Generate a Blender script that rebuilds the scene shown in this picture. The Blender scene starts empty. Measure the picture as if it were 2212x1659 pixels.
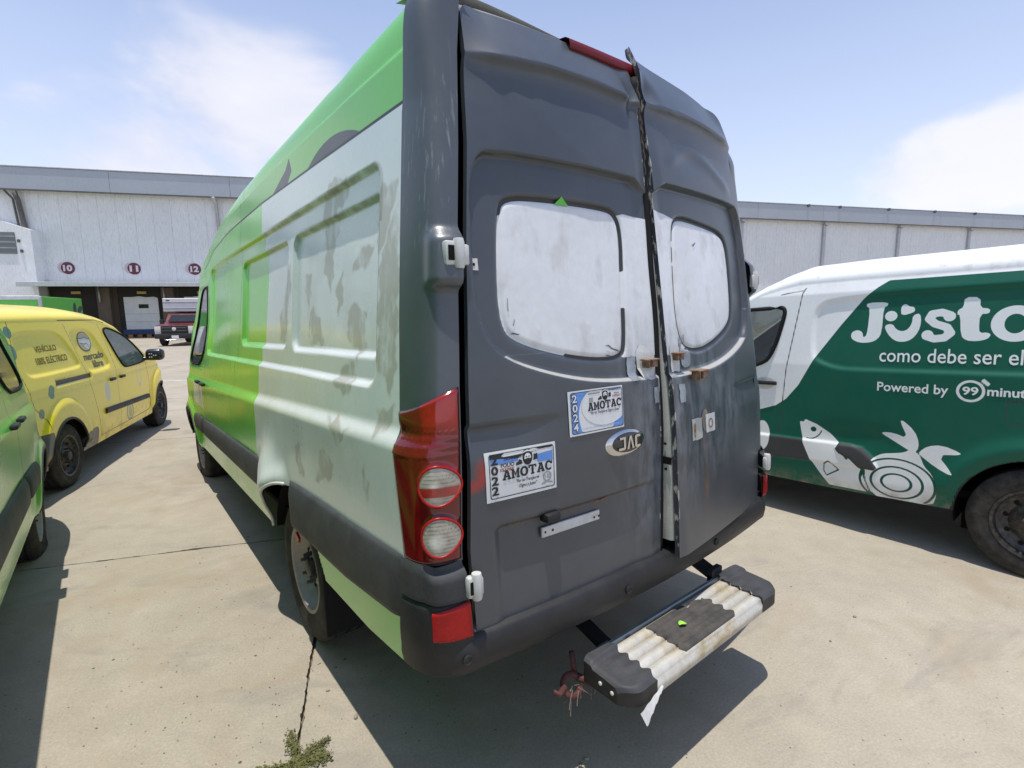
import bpy, bmesh, math, random
import numpy as np
from mathutils import Matrix, Vector

random.seed(7)
rng = np.random.default_rng(7)
SC = bpy.context.scene
COL = SC.collection

# ------------------------------------------------------------------ camera
CAM_POS = np.array([-0.638, -1.168, 1.633])
YAW, PITCH, ROLL = math.radians(-38.458), math.radians(-8.042), math.radians(-0.667)
_f = np.array([-math.sin(YAW), math.cos(YAW), 0.0])
_r = np.array([math.cos(YAW), math.sin(YAW), 0.0])
_u = np.array([0, 0, 1.0])
CF = _f * math.cos(PITCH) + _u * math.sin(PITCH)
_u2 = _u * math.cos(PITCH) - _f * math.sin(PITCH)
CR = _r * math.cos(ROLL) + _u2 * math.sin(ROLL)
CU = _u2 * math.cos(ROLL) - _r * math.sin(ROLL)
cam = bpy.data.cameras.new('camera')
cam.sensor_width = 36.0
cam.lens = 17.98
cam.clip_start = 0.02
cam.clip_end = 3000
camo = bpy.data.objects.new('camera', cam)
COL.objects.link(camo)
camo.matrix_world = Matrix([[CR[0], CU[0], -CF[0], CAM_POS[0]], [CR[1], CU[1], -CF[1], CAM_POS[1]],
                            [CR[2], CU[2], -CF[2], CAM_POS[2]], [0, 0, 0, 1]])
SC.camera = camo

# ------------------------------------------------------------------ sky, sun, exposure
TO_SUN = Vector((-0.085, -0.06, 1.0)).normalized()
SUN_EL = math.asin(TO_SUN.z)
SUN_ROT = math.atan2(TO_SUN.x, TO_SUN.y)
world = bpy.data.worlds.new('World')
SC.world = world
world.use_nodes = True
world.cycles.sampling_method = 'MANUAL'
world.cycles.sample_map_resolution = 256
wt = world.node_tree
wt.nodes.clear()


def wn(t, **kw):
    n = wt.nodes.new(t)
    for k, v in kw.items():
        setattr(n, k, v)
    return n


def wmath(op, a, b=None, clamp=False):
    n = wn('ShaderNodeMath', operation=op, use_clamp=clamp)
    for i, v in enumerate((a, b)):
        if v is None:
            continue
        if isinstance(v, (int, float)):
            n.inputs[i].default_value = v
        else:
            wt.links.new(v, n.inputs[i])
    return n.outputs[0]


w_out = wn('ShaderNodeOutputWorld')
w_bg = wn('ShaderNodeBackground')
SKY_STRENGTH = 0.125
w_bg.inputs['Strength'].default_value = SKY_STRENGTH
sky = wn('ShaderNodeTexSky', sky_type='NISHITA')
sky.sun_disc = False
sky.sun_elevation = SUN_EL
sky.sun_rotation = SUN_ROT
sky.altitude = 2200
sky.air_density = 1.0
sky.dust_density = 2.2
sky.ozone_density = 1.0
tc = wn('ShaderNodeTexCoord')
sep = wn('ShaderNodeSeparateXYZ')
wt.links.new(tc.outputs['Generated'], sep.inputs[0])
# cumulus banks: piled noise that thins out with height above the horizon
noi = wn('ShaderNodeTexNoise')
noi.inputs['Scale'].default_value = 2.6
noi.inputs['Detail'].default_value = 5
noi.inputs['Roughness'].default_value = 0.56
noi.inputs['Distortion'].default_value = 0.25
mp = wn('ShaderNodeMapping')
mp.inputs['Scale'].default_value = (1, 1, 1.9)
mp.inputs['Location'].default_value = (0.35, 0.2, 0.0)
wt.links.new(tc.outputs['Generated'], mp.inputs[0])
wt.links.new(mp.outputs[0], noi.inputs['Vector'])


def cloud_bank(u, v, ru, rv):
    d = CF + CR * (u - 1106) / 1104.9 - CU * (v - 829.5) / 1104.9
    d = d / np.linalg.norm(d)
    vm = wn('ShaderNodeVectorMath', operation='DOT_PRODUCT')
    wt.links.new(tc.outputs['Generated'], vm.inputs[0])
    side = np.cross(d, [0, 0, 1.0]); side /= np.linalg.norm(side)
    up = np.cross(side, d)
    vm.inputs[1].default_value = tuple(side)
    vu = wn('ShaderNodeVectorMath', operation='DOT_PRODUCT')
    wt.links.new(tc.outputs['Generated'], vu.inputs[0])
    vu.inputs[1].default_value = tuple(up)
    vd = wn('ShaderNodeVectorMath', operation='DOT_PRODUCT')
    wt.links.new(tc.outputs['Generated'], vd.inputs[0])
    vd.inputs[1].default_value = tuple(d)
    a = wmath('POWER', wmath('ABSOLUTE', wmath('DIVIDE', vm.outputs['Value'], ru)), 2.0)
    b = wmath('POWER', wmath('ABSOLUTE', wmath('DIVIDE', vu.outputs['Value'], rv)), 2.0)
    r = wmath('SUBTRACT', 1.0, wmath('ADD', a, b))
    front = wmath('GREATER_THAN', vd.outputs['Value'], 0.0)
    return wmath('MULTIPLY', wmath('MAXIMUM', r, -1.0), front)


banks = None
for (u, v, ru, rv) in [(540, 260, 0.20, 0.15), (280, 330, 0.20, 0.11), (2120, 360, 0.15, 0.075), (-700, 330, 0.3, 0.16)]:
    k = cloud_bank(u, v, ru, rv)
    banks = k if banks is None else wmath('MAXIMUM', banks, k)
fac = wmath('ADD', wmath('MULTIPLY', wmath('MAXIMUM', banks, -0.6), 0.30), wmath('MULTIPLY', wmath('SUBTRACT', noi.outputs['Fac'], 0.5), 1.35))
cm = wn('ShaderNodeMapRange', interpolation_type='SMOOTHSTEP')
cm.inputs['From Min'].default_value = 0.0
cm.inputs['From Max'].default_value = 0.32
wt.links.new(fac, cm.inputs['Value'])
elev = wn('ShaderNodeMapRange')
elev.inputs['From Min'].default_value = 0.75
elev.inputs['From Max'].default_value = 0.35
wt.links.new(sep.outputs['Z'], elev.inputs['Value'])
cloudf = wmath('MULTIPLY', wmath('MULTIPLY', cm.outputs[0], elev.outputs[0]), 0.72)
# cloud tint: denser parts whiter
ramp = wn('ShaderNodeValToRGB')
ramp.color_ramp.elements[0].position = 0.35
ramp.color_ramp.elements[0].color = (6.0, 5.9, 6.5, 1)
ramp.color_ramp.elements[1].position = 0.62
ramp.color_ramp.elements[1].color = (7.6, 7.4, 7.7, 1)
wt.links.new(noi.outputs['Fac'], ramp.inputs[0])
# bright hazy sky: humid air scatters more white low down
haze = wn('ShaderNodeMapRange')
haze.inputs['From Min'].default_value = 0.0
haze.inputs['From Max'].default_value = 0.62
haze.inputs['To Min'].default_value = 1.0
haze.inputs['To Max'].default_value = 0.10
wt.links.new(sep.outputs['Z'], haze.inputs['Value'])
mixh = wn('ShaderNodeMix', data_type='RGBA')
wt.links.new(wmath('MULTIPLY', haze.outputs[0], 0.80), mixh.inputs[0])
gain = wn('ShaderNodeMix', data_type='RGBA', blend_type='MULTIPLY')
gain.inputs[0].default_value = 1.0
gain.inputs[7].default_value = (1.62, 1.62, 1.66, 1)
wt.links.new(sky.outputs[0], gain.inputs[6])
wt.links.new(gain.outputs[2], mixh.inputs[6])
mixh.inputs[7].default_value = (6.7, 6.95, 8.0, 1)
mixc = wn('ShaderNodeMix', data_type='RGBA')
wt.links.new(cloudf, mixc.inputs[0])
wt.links.new(mixh.outputs[2], mixc.inputs[6])
wt.links.new(ramp.outputs[0], mixc.inputs[7])
wt.links.new(mixc.outputs[2], w_bg.inputs[0])
wt.links.new(w_bg.outputs[0], w_out.inputs[0])

sun = bpy.data.lights.new('sun', 'SUN')
sun.energy = 4.0
sun.angle = math.radians(0.53)
sun.color = (1.0, 0.955, 0.88)
suno = bpy.data.objects.new('sun', sun)
suno.rotation_euler = (-TO_SUN).to_track_quat('-Z', 'Y').to_euler()
suno.location = (0, 0, 30)
COL.objects.link(suno)

SC.view_settings.view_transform = 'Standard'
SC.view_settings.look = 'None'
SC.view_settings.exposure = 0.12
SC.view_settings.gamma = 1.0
SC.view_settings.use_curve_mapping = False
SC.cycles.use_denoising = True
SC.cycles.max_bounces = 4
SC.cycles.sample_clamp_indirect = 8


# ------------------------------------------------------------------ materials
class NT:
    def __init__(self, name):
        self.m = bpy.data.materials.new(name)
        self.m.use_nodes = True
        self.t = self.m.node_tree
        self.t.nodes.clear()
        self.out = self.n('ShaderNodeOutputMaterial')
        self.b = self.n('ShaderNodeBsdfPrincipled')
        self.l(self.b.outputs[0], self.out.inputs[0])
        self.tc = self.n('ShaderNodeTexCoord')

    def n(self, t, **kw):
        n = self.t.nodes.new(t)
        for k, v in kw.items():
            setattr(n, k, v)
        return n

    def l(self, a, b):
        self.t.links.new(a, b)

    def put(self, v, s):
        if isinstance(v, (int, float)):
            s.default_value = v
        elif isinstance(v, tuple):
            n_ = len(s.default_value)
            s.default_value = v[:n_] if len(v) >= n_ else (*v, 1)
        else:
            self.l(v, s)

    def math(self, op, a, b=None, clamp=False):
        n = self.n('ShaderNodeMath', operation=op, use_clamp=clamp)
        self.put(a, n.inputs[0])
        if b is not None:
            self.put(b, n.inputs[1])
        return n.outputs[0]

    def mr(self, v, a, b, c=0.0, d=1.0, smooth=False):
        n = self.n('ShaderNodeMapRange')
        if smooth:
            n.interpolation_type = 'SMOOTHSTEP'
        self.put(v, n.inputs['Value'])
        for k, x in (('From Min', a), ('From Max', b), ('To Min', c), ('To Max', d)):
            n.inputs[k].default_value = x
        return n.outputs[0]

    def noise(self, scale, detail=4, rough=0.55, stretch=None, dist=0.0):
        n = self.n('ShaderNodeTexNoise')
        n.inputs['Scale'].default_value = scale
        n.inputs['Detail'].default_value = detail
        n.inputs['Roughness'].default_value = rough
        n.inputs['Distortion'].default_value = dist
        src = self.tc.outputs['Object']
        if getattr(self, 'rand', False):
            va = self.n('ShaderNodeVectorMath', operation='ADD')
            self.l(src, va.inputs[0])
            oi = self.n('ShaderNodeObjectInfo')
            self.l(self.math('MULTIPLY', oi.outputs['Random'], 37.0), va.inputs[1])
            src = va.outputs[0]
        if stretch:
            mp = self.n('ShaderNodeMapping')
            mp.inputs['Scale'].default_value = stretch
            self.l(src, mp.inputs[0])
            src = mp.outputs[0]
        self.l(src, n.inputs['Vector'])
        return n.outputs['Fac']

    def mix(self, f, a, b, mode='MIX'):
        n = self.n('ShaderNodeMix', data_type='RGBA', blend_type=mode)
        self.put(f, n.inputs[0])
        self.put(a, n.inputs[6])
        self.put(b, n.inputs[7])
        return n.outputs[2]

    def attr(self, name):
        return self.n('ShaderNodeAttribute', attribute_name=name).outputs['Fac']

    def bump(self, h, strength, dist=0.01):
        n = self.n('ShaderNodeBump')
        n.inputs['Strength'].default_value = strength
        n.inputs['Distance'].default_value = dist
        self.l(h, n.inputs['Height'])
        self.l(n.outputs[0], self.b.inputs['Normal'])


def pmat(name, base, rough=0.5, metal=0.0, layers=(), var=0.12, vscale=3.0, fine=0.06, coat=0.0, bump=0.0, bscale=60.0,
         dust=0.0, dustcol=(0.33, 0.30, 0.25), spec=0.5, grime=0.0, crough=0.12, rand=False):
    """procedural surface: base colour, layered marks read from signed-distance attributes, wear noise, fine relief"""
    k = NT(name)
    k.rand = rand
    n1 = k.noise(vscale, 3, 0.6)
    n2 = k.noise(vscale * 22, 2, 0.6)
    col = (*base, 1)
    rr = rough
    for L in layers:
        a = k.attr(L['a'])
        if L.get('abs'):
            a = k.math('ABSOLUTE', a)
        f = k.mr(a, L.get('lo', 0.0012), L.get('hi', -0.0012))
        if 'nz' in L:
            sc, lo, hi = L['nz'][:3]
            f = k.math('MULTIPLY', f, k.mr(k.noise(sc, 4, 0.62, L['nz'][3] if len(L['nz']) > 3 else None), lo, hi))
        if 'op' in L:
            f = k.math('MULTIPLY', f, L['op'])
        col = k.mix(f, col, (*L['c'], 1))
        if 'r' in L:
            mrr = k.n('ShaderNodeMix', data_type='FLOAT')
            k.put(f, mrr.inputs[0])
            k.put(rr, mrr.inputs[2])
            mrr.inputs[3].default_value = L['r']
            rr = mrr.outputs[0]
    v = k.math('ADD', k.mr(n1, 0.25, 0.75, 1 - var, 1 + var), k.mr(n2, 0.3, 0.7, -fine, fine))
    vm = k.n('ShaderNodeVectorMath', operation='SCALE')
    k.put(col, vm.inputs[0])
    k.put(v, vm.inputs['Scale'])
    col = vm.outputs[0]
    if dust:
        dn = k.math('MULTIPLY', k.mr(k.noise(vscale * 2.3, 3, 0.7), 0.35, 0.75), dust)
        col = k.mix(dn, col, (*dustcol, 1))
    if grime:
        gn = k.math('MULTIPLY', k.mr(k.noise(3.5, 4, 0.7, (6, 6, 0.7)), 0.48, 0.75), grime)
        col = k.mix(gn, col, (0.12, 0.105, 0.085, 1))
    k.l(col, k.b.inputs['Base Color'])
    ra = k.math('ADD', rr, k.mr(n1, 0.3, 0.7, -0.06, 0.08))
    k.l(ra, k.b.inputs['Roughness'])
    k.b.inputs['Metallic'].default_value = metal
    k.b.inputs['Specular IOR Level'].default_value = spec
    if coat:
        k.b.inputs['Coat Weight'].default_value = coat
        k.b.inputs['Coat Roughness'].default_value = crough
    if bump:
        k.bump(k.noise(bscale, 2, 0.6), bump, 0.004)
    return k.m


def glass_mat(name, tint=(0.75, 0.82, 0.8), rough=0.03, trans=0.65):
    k = NT(name)
    k.t.nodes.remove(k.b)
    g = k.n('ShaderNodeBsdfGlossy')
    g.inputs['Roughness'].default_value = rough
    t = k.n('ShaderNodeBsdfTransparent')
    t.inputs[0].default_value = (*[c * trans for c in tint], 1)
    fr = k.n('ShaderNodeFresnel')
    fr.inputs['IOR'].default_value = 1.5
    m = k.n('ShaderNodeMixShader')
    k.l(k.math('ADD', fr.outputs[0], 0.06, True), m.inputs[0])
    k.l(t.outputs[0], m.inputs[1])
    k.l(g.outputs[0], m.inputs[2])
    k.l(m.outputs[0], k.out.inputs[0])
    return k.m


# ------------------------------------------------------------------ signed distances (numpy)
def S(x):
    x = np.clip(x, 0, 1)
    return x * x * (3 - 2 * x)


def sd_box(px, py, x0, x1, y0, y1, r=0.0):
    cx, cy, hx, hy = (x0 + x1) / 2, (y0 + y1) / 2, (x1 - x0) / 2 - r, (y1 - y0) / 2 - r
    qx, qy = np.abs(px - cx) - hx, np.abs(py - cy) - hy
    return np.hypot(np.maximum(qx, 0), np.maximum(qy, 0)) + np.minimum(np.maximum(qx, qy), 0) - r


def sd_poly(px, py, pts):
    pts = np.asarray(pts, float)
    d = np.full(px.shape, 1e9)
    s = np.ones(px.shape)
    n = len(pts)
    for i in range(n):
        ax, ay = pts[i]
        bx, by = pts[(i + 1) % n]
        ex, ey = bx - ax, by - ay
        wx, wy = px - ax, py - ay
        h = np.clip((wx * ex + wy * ey) / (ex * ex + ey * ey + 1e-12), 0, 1)
        d = np.minimum(d, (wx - ex * h) ** 2 + (wy - ey * h) ** 2)
        c = ((ay <= py) & (by > py) & (ex * wy > ey * wx)) | ((ay > py) & (by <= py) & (ex * wy < ey * wx))
        s = np.where(c, -s, s)
    return s * np.sqrt(d)


def sd_line(px, py, pts, w):
    d = np.full(px.shape, 1e9)
    for (ax, ay), (bx, by) in zip(pts[:-1], pts[1:]):
        ex, ey = bx - ax, by - ay
        wx, wy = px - ax, py - ay
        h = np.clip((wx * ex + wy * ey) / (ex * ex + ey * ey + 1e-12), 0, 1)
        d = np.minimum(d, np.hypot(wx - ex * h, wy - ey * h))
    return d - w


def sd_ell(px, py, cx, cy, rx, ry):
    k = np.hypot((px - cx) / rx, (py - cy) / ry)
    return (k - 1) * min(rx, ry)


def smooth_poly(pts, it=2):
    p = np.asarray(pts, float)
    for _ in range(it):
        q = np.roll(p, -1, 0)
        p = np.stack([p * 0.75 + q * 0.25, p * 0.25 + q * 0.75], 1).reshape(-1, 2)
    return p


def ip(x, xs, ys):
    return np.interp(x, xs, ys)


# ------------------------------------------------------------------ object helpers
OFS = {}


def link(o, parent=None):
    COL.objects.link(o)
    if parent is not None:
        o.parent = parent
        if parent.name in OFS:
            o.location = OFS[parent.name]
    return o


def mobj(name, V, Fc, mat, parent=None, smooth=True, attrs=None):
    me = bpy.data.meshes.new(name)
    me.from_pydata([tuple(map(float, v)) for v in V] if not isinstance(V, np.ndarray) else V.tolist(), [], Fc if not isinstance(Fc, np.ndarray) else Fc.tolist())
    if smooth:
        me.polygons.foreach_set('use_smooth', [True] * len(me.polygons))
    if mat is not None:
        me.materials.append(mat)
    if attrs:
        for k, a in attrs.items():
            at = me.attributes.new(k, 'FLOAT', 'POINT')
            at.data.foreach_set('value', np.asarray(a, np.float32).ravel())
    me.update()
    o = bpy.data.objects.new(name, me)
    return link(o, parent)


def grid(name, P, mat, parent=None, attrs=None, keep=None, flip=False, smooth=True, sharp=None):
    n, m = P.shape[:2]
    idx = np.arange(n * m).reshape(n, m)
    q = np.stack([idx[:-1, :-1], idx[1:, :-1], idx[1:, 1:], idx[:-1, 1:]], -1)
    if keep is not None:
        q = q[keep]
    q = q.reshape(-1, 4)
    if flip:
        q = q[:, ::-1]
    V = P.reshape(-1, 3)
    if keep is not None:
        used = np.unique(q)
        mp_ = np.full(n * m, -1)
        mp_[used] = np.arange(len(used))
        q = mp_[q]
        V = V[used]
        if attrs:
            attrs = {k: np.asarray(a).ravel()[used] for k, a in attrs.items()}
    return mobj(name, V, q, mat, parent, smooth, attrs)


def thing(name, label, cat, loc=(0, 0, 0), rot=(0, 0, 0), group=None, ofs=None):
    o = bpy.data.objects.new(name, None)
    o.empty_display_size = 0.2
    COL.objects.link(o)
    o.location = loc
    o.rotation_euler = rot
    o['label'] = label
    o['category'] = cat
    if group:
        o['group'] = group
    if ofs:
        OFS[o.name] = ofs
    return o


def tag(o, label, cat, group=None, kind=None):
    if label: o['label'] = label
    if cat: o['category'] = cat
    if group: o['group'] = group
    if kind: o['kind'] = kind
    return o


class MB:
    """collects boxes, tubes and lathed rings into one mesh"""

    def __init__(self):
        self.bm = bmesh.new()

    def box(self, c, s, bev=0.0, rot=None, seg=1):
        r = bmesh.ops.create_cube(self.bm, size=1.0)
        vs = r['verts']
        bmesh.ops.scale(self.bm, vec=s, verts=vs)
        if bev:
            es = list({e for v in vs for e in v.link_edges})
            rb = bmesh.ops.bevel(self.bm, geom=es, offset=bev, segments=seg, affect='EDGES', profile=0.5)
            vs = list({v for f in rb['faces'] for v in f.verts} | {v for v in vs if v.is_valid})
            vs = [v for v in vs if v.is_valid]
            fs = {f for v in vs for f in v.link_faces}
            vs = list({v for f in fs for v in f.verts})
        M = Matrix.Translation(c)
        if rot is not None:
            M = M @ rot.to_4x4()
        bmesh.ops.transform(self.bm, matrix=M, verts=vs)
        return self

    def tube(self, pts, r, seg=8, cap=True, closed=False):
        pts = [Vector(p) for p in pts]
        n = len(pts)
        rs = r if isinstance(r, (list, tuple)) else [r] * n
        rings = []
        prev = None
        for i, p in enumerate(pts):
            if closed:
                t = (pts[(i + 1) % n] - pts[i - 1]).normalized()
            else:
                t = (pts[min(i + 1, n - 1)] - pts[max(i - 1, 0)]).normalized()
            a = prev if prev is not None else (Vector((0, 0, 1)) if abs(t.z) < 0.9 else Vector((1, 0, 0)))
            b = t.cross(a)
            if b.length < 1e-6:
                b = t.cross(Vector((1, 0, 0)))
            b.normalize()
            a2 = b.cross(t).normalized()
            prev = a2
            rings.append([self.bm.verts.new(p + (a2 * math.cos(2 * math.pi * k / seg) + b * math.sin(2 * math.pi * k / seg)) * rs[i]) for k in range(seg)])
        rng_ = range(n) if closed else range(n - 1)
        for i in rng_:
            A, B = rings[i], rings[(i + 1) % n]
            for k in range(seg):
                self.bm.faces.new((A[k], A[(k + 1) % seg], B[(k + 1) % seg], B[k]))
        if cap and not closed:
            self.bm.faces.new(rings[0][::-1])
            self.bm.faces.new(rings[-1])
        return self

    def lathe(self, prof, c=(0, 0, 0), axis='x', n=40, sgn=1):
        """prof: (axial, radius) pairs turned about an axis through c"""
        rings = []
        for a, r in prof:
            ring = []
            for k in range(n):
                th = 2 * math.pi * k / n
                ca, sa = math.cos(th) * r, math.sin(th) * r
                if axis == 'x': p = (c[0] + a * sgn, c[1] + ca, c[2] + sa)
                elif axis == 'y': p = (c[0] + ca, c[1] + a * sgn, c[2] + sa)
                else: p = (c[0] + ca, c[1] + sa, c[2] + a * sgn)
                ring.append(self.bm.verts.new(p))
            rings.append(ring)
        for A, B in zip(rings[:-1], rings[1:]):
            for k in range(n):
                self.bm.faces.new((A[k], A[(k + 1) % n], B[(k + 1) % n], B[k]))
        if prof[0][1] > 1e-6 and False:
            self.bm.faces.new(rings[0])
        return self

    def prism(self, pts, z0, z1, plane='xy'):
        def mk(p, h):
            if plane == 'xy': return (p[0], p[1], h)
            if plane == 'xz': return (p[0], h, p[1])
            return (h, p[0], p[1])
        a = [self.bm.verts.new(mk(p, z0)) for p in pts]
        b = [self.bm.verts.new(mk(p, z1)) for p in pts]
        n = len(pts)
        self.bm.faces.new(a[::-1])
        self.bm.faces.new(b)
        for i in range(n):
            self.bm.faces.new((a[i], a[(i + 1) % n], b[(i + 1) % n], b[i]))
        return self

    def build(self, name, mat, parent=None, smooth=False, auto=None):
        bmesh.ops.recalc_face_normals(self.bm, faces=self.bm.faces[:])
        me = bpy.data.meshes.new(name)
        if auto is not None:
            for e in self.bm.edges:
                if len(e.link_faces) == 2 and e.calc_face_angle(0) > auto:
                    e.smooth = False
            smooth = True
        for f in self.bm.faces:
            f.smooth = smooth
        self.bm.to_mesh(me)
        self.bm.free()
        if mat is not None:
            me.materials.append(mat)
        return link(bpy.data.objects.new(name, me), parent)


def copy_tree(o, parent=None):
    c = o.copy()
    COL.objects.link(c)
    if parent is not None:
        c.parent = parent
    for ch in list(o.children):
        copy_tree(ch, c)
    return c


def fill2d(polys, res=1):
    """closed outlines -> filled flat mesh (holes by even-odd), returned as verts, faces"""
    cu = bpy.data.curves.new('outline', 'CURVE')
    cu.dimensions = '2D'
    cu.fill_mode = 'BOTH'
    for p in polys:
        sp = cu.splines.new('POLY')
        sp.points.add(len(p) - 1)
        for q, c in zip(sp.points, p):
            q.co = (c[0], c[1], 0, 1)
        sp.use_cyclic_u = True
    return curve_mesh(cu)


def curve_mesh(cu):
    ob = bpy.data.objects.new('tmp', cu)
    me = bpy.data.meshes.new_from_object(ob)
    V = np.array([v.co[:] for v in me.vertices])
    Fc = [tuple(p.vertices) for p in me.polygons]
    bpy.data.objects.remove(ob)
    bpy.data.curves.remove(cu)
    bpy.data.meshes.remove(me)
    return V, Fc


def text2d(s, bold=0.0, shear=0.0, spacing=1.0):
    cu = bpy.data.curves.new('txt', 'FONT')
    cu.body = s
    cu.size = 1
    cu.offset = bold
    cu.shear = shear
    cu.space_character = spacing
    cu.resolution_u = 3
    return curve_mesh(cu)


def fit(V, x0, x1, y0, y1):
    a, b = V[:, :2].min(0), V[:, :2].max(0)
    x = x0 + (V[:, 0] - a[0]) / (b[0] - a[0]) * (x1 - x0)
    y = y0 + (V[:, 1] - a[1]) / (b[1] - a[1]) * (y1 - y0)
    return x, y


def print_text(name, s, box, surf, mat, parent, bold=0.0, shear=0.0, spacing=1.0):
    V, Fc = text2d(s, bold, shear, spacing)
    x, y = fit(V, *box)
    return mobj(name, surf(x, y), Fc, mat, parent, False)


def print_letters(name, s, box, surf, mat, parent, bold=0.0):
    """cut-vinyl lettering: each letter its own piece under one part"""
    V, Fc = text2d(s, bold)
    x, y = fit(V, *box)
    root = bpy.data.objects.new(name, None)
    root.empty_display_size = 0.05
    link(root, parent)
    comp = list(range(len(V)))

    def find(i):
        while comp[i] != i:
            comp[i] = comp[comp[i]]
            i = comp[i]
        return i
    for f in Fc:
        for i in f[1:]:
            comp[find(i)] = find(f[0])
    groups = {}
    for k_, f in enumerate(Fc):
        groups.setdefault(find(f[0]), []).append(k_)
    spans = []
    for g in groups.values():
        vi = sorted({i for k_ in g for i in Fc[k_]})
        spans.append([min(x[vi]), max(x[vi]), g])
    spans.sort(key=lambda t_: t_[0])
    merged = []
    for a_, b_, g in spans:
        if merged and a_ < merged[-1][1] - 0.3 * (b_ - a_):
            merged[-1][1] = max(b_, merged[-1][1])
            merged[-1][2] += g
        else:
            merged.append([a_, b_, list(g)])
    P = surf(x, y)
    for _, _, g in merged:
        vi = sorted({i for k_ in g for i in Fc[k_]})
        mp_ = {v: i for i, v in enumerate(vi)}
        mobj('letter', P[vi], [tuple(mp_[i] for i in Fc[k_]) for k_ in g], mat, root, False)
    return root


def print_poly(name, polys, surf, mat, parent):
    V, Fc = fill2d(polys)
    return mobj(name, surf(V[:, 0], V[:, 1]), Fc, mat, parent, False)


def patch(name, x0, x1, y0, y1, surf, mat, parent, nx=10, ny=8, attrs=None, jag=0.0):
    X, Y = np.meshgrid(np.linspace(x0, x1, nx), np.linspace(y0, y1, ny), indexing='ij')
    if jag:
        X = X + rng.normal(0, jag, X.shape) * ((X <= x0) | (X >= x1))
        Y = Y + rng.normal(0, jag, Y.shape) * ((Y <= y0) | (Y >= y1))
    P = np.stack([a for a in surf(X.ravel(), Y.ravel()).T], -1).reshape(nx, ny, 3)
    return grid(name, P, mat, parent, attrs)


def loft(name, ys, t, zb, zs, zt, hw, cx, mat, parent, nround=14, nexp=3.2, attrs=None, cut=None, warp=None, fold=None, zlift=None):
    """vehicle shell: for each station a ring sill - side - roof - side - sill"""
    ny = len(ys)
    Y2 = np.repeat(ys[:, None], len(t), 1)
    ZB, ZS = zb(ys)[:, None], zs(ys)[:, None]
    Z2 = ZB + t[None, :] * (ZS - ZB)
    H = hw(Y2, Z2)
    qz = np.linspace(0, 0.88, nround + 1)[1:]
    qx = (1 - qz ** nexp) ** (1 / nexp)
    qx2 = np.linspace(qx[-1], 0, nround // 2 + 4)[1:]
    qz2 = (1 - qx2 ** nexp) ** (1 / nexp)
    qx, qz = np.concatenate([qx, qx2]), np.concatenate([qz, qz2])
    xr = H[:, -1:] * qx[None, :]
    if fold:
        xr = xr - fold[1] * S((qz - fold[0]) / 0.05)[None, :] * S((qx - 0.5) / 0.3)[None, :]
    zr = ZS + (zt(ys)[:, None] - ZS) * qz[None, :]
    Xh = np.concatenate([H, xr], 1)
    Zh = np.concatenate([Z2, zr], 1)
    X = np.concatenate([cx - Xh, cx + Xh[:, -2::-1]], 1)
    Z = np.concatenate([Zh, Zh[:, -2::-1]], 1)
    Y = np.repeat(ys[:, None], X.shape[1], 1)
    if warp:
        Y = warp(X, Y, Z)
    P = np.stack([X, Y, Z + (zlift(X, Y, Z) if zlift else 0)], -1)
    keep = None
    if cut:
        Cc = (P[:-1, :-1] + P[1:, 1:] + P[1:, :-1] + P[:-1, 1:]) / 4
        keep = ~cut(Cc[..., 0], Cc[..., 1], Cc[..., 2])
    A = attrs(X, Y, Z) if attrs else None
    return grid(name, P, mat, parent, A, keep, flip=True)


def sweep(name, path, sec, mat, parent, closed=False, smooth=True, auto=None):
    """section (outward offset, z) carried along a plan path [(x, y)...]; outward = right of travel"""
    path = np.asarray(path, float)
    tg = np.gradient(path, axis=0)
    tg /= np.linalg.norm(tg, axis=1)[:, None]
    nr = np.stack([tg[:, 1], -tg[:, 0]], 1)
    P = np.zeros((len(path), len(sec), 3))
    for j, sj in enumerate(sec):
        if callable(sj):
            o, z = sj(np.arange(len(path)) / (len(path) - 1))
        else:
            o, z = sj
        P[:, j, :2] = path + nr * np.reshape(o, (-1, 1) if np.ndim(o) else (1, 1))
        P[:, j, 2] = z
    return grid(name, P, mat, parent)

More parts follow.
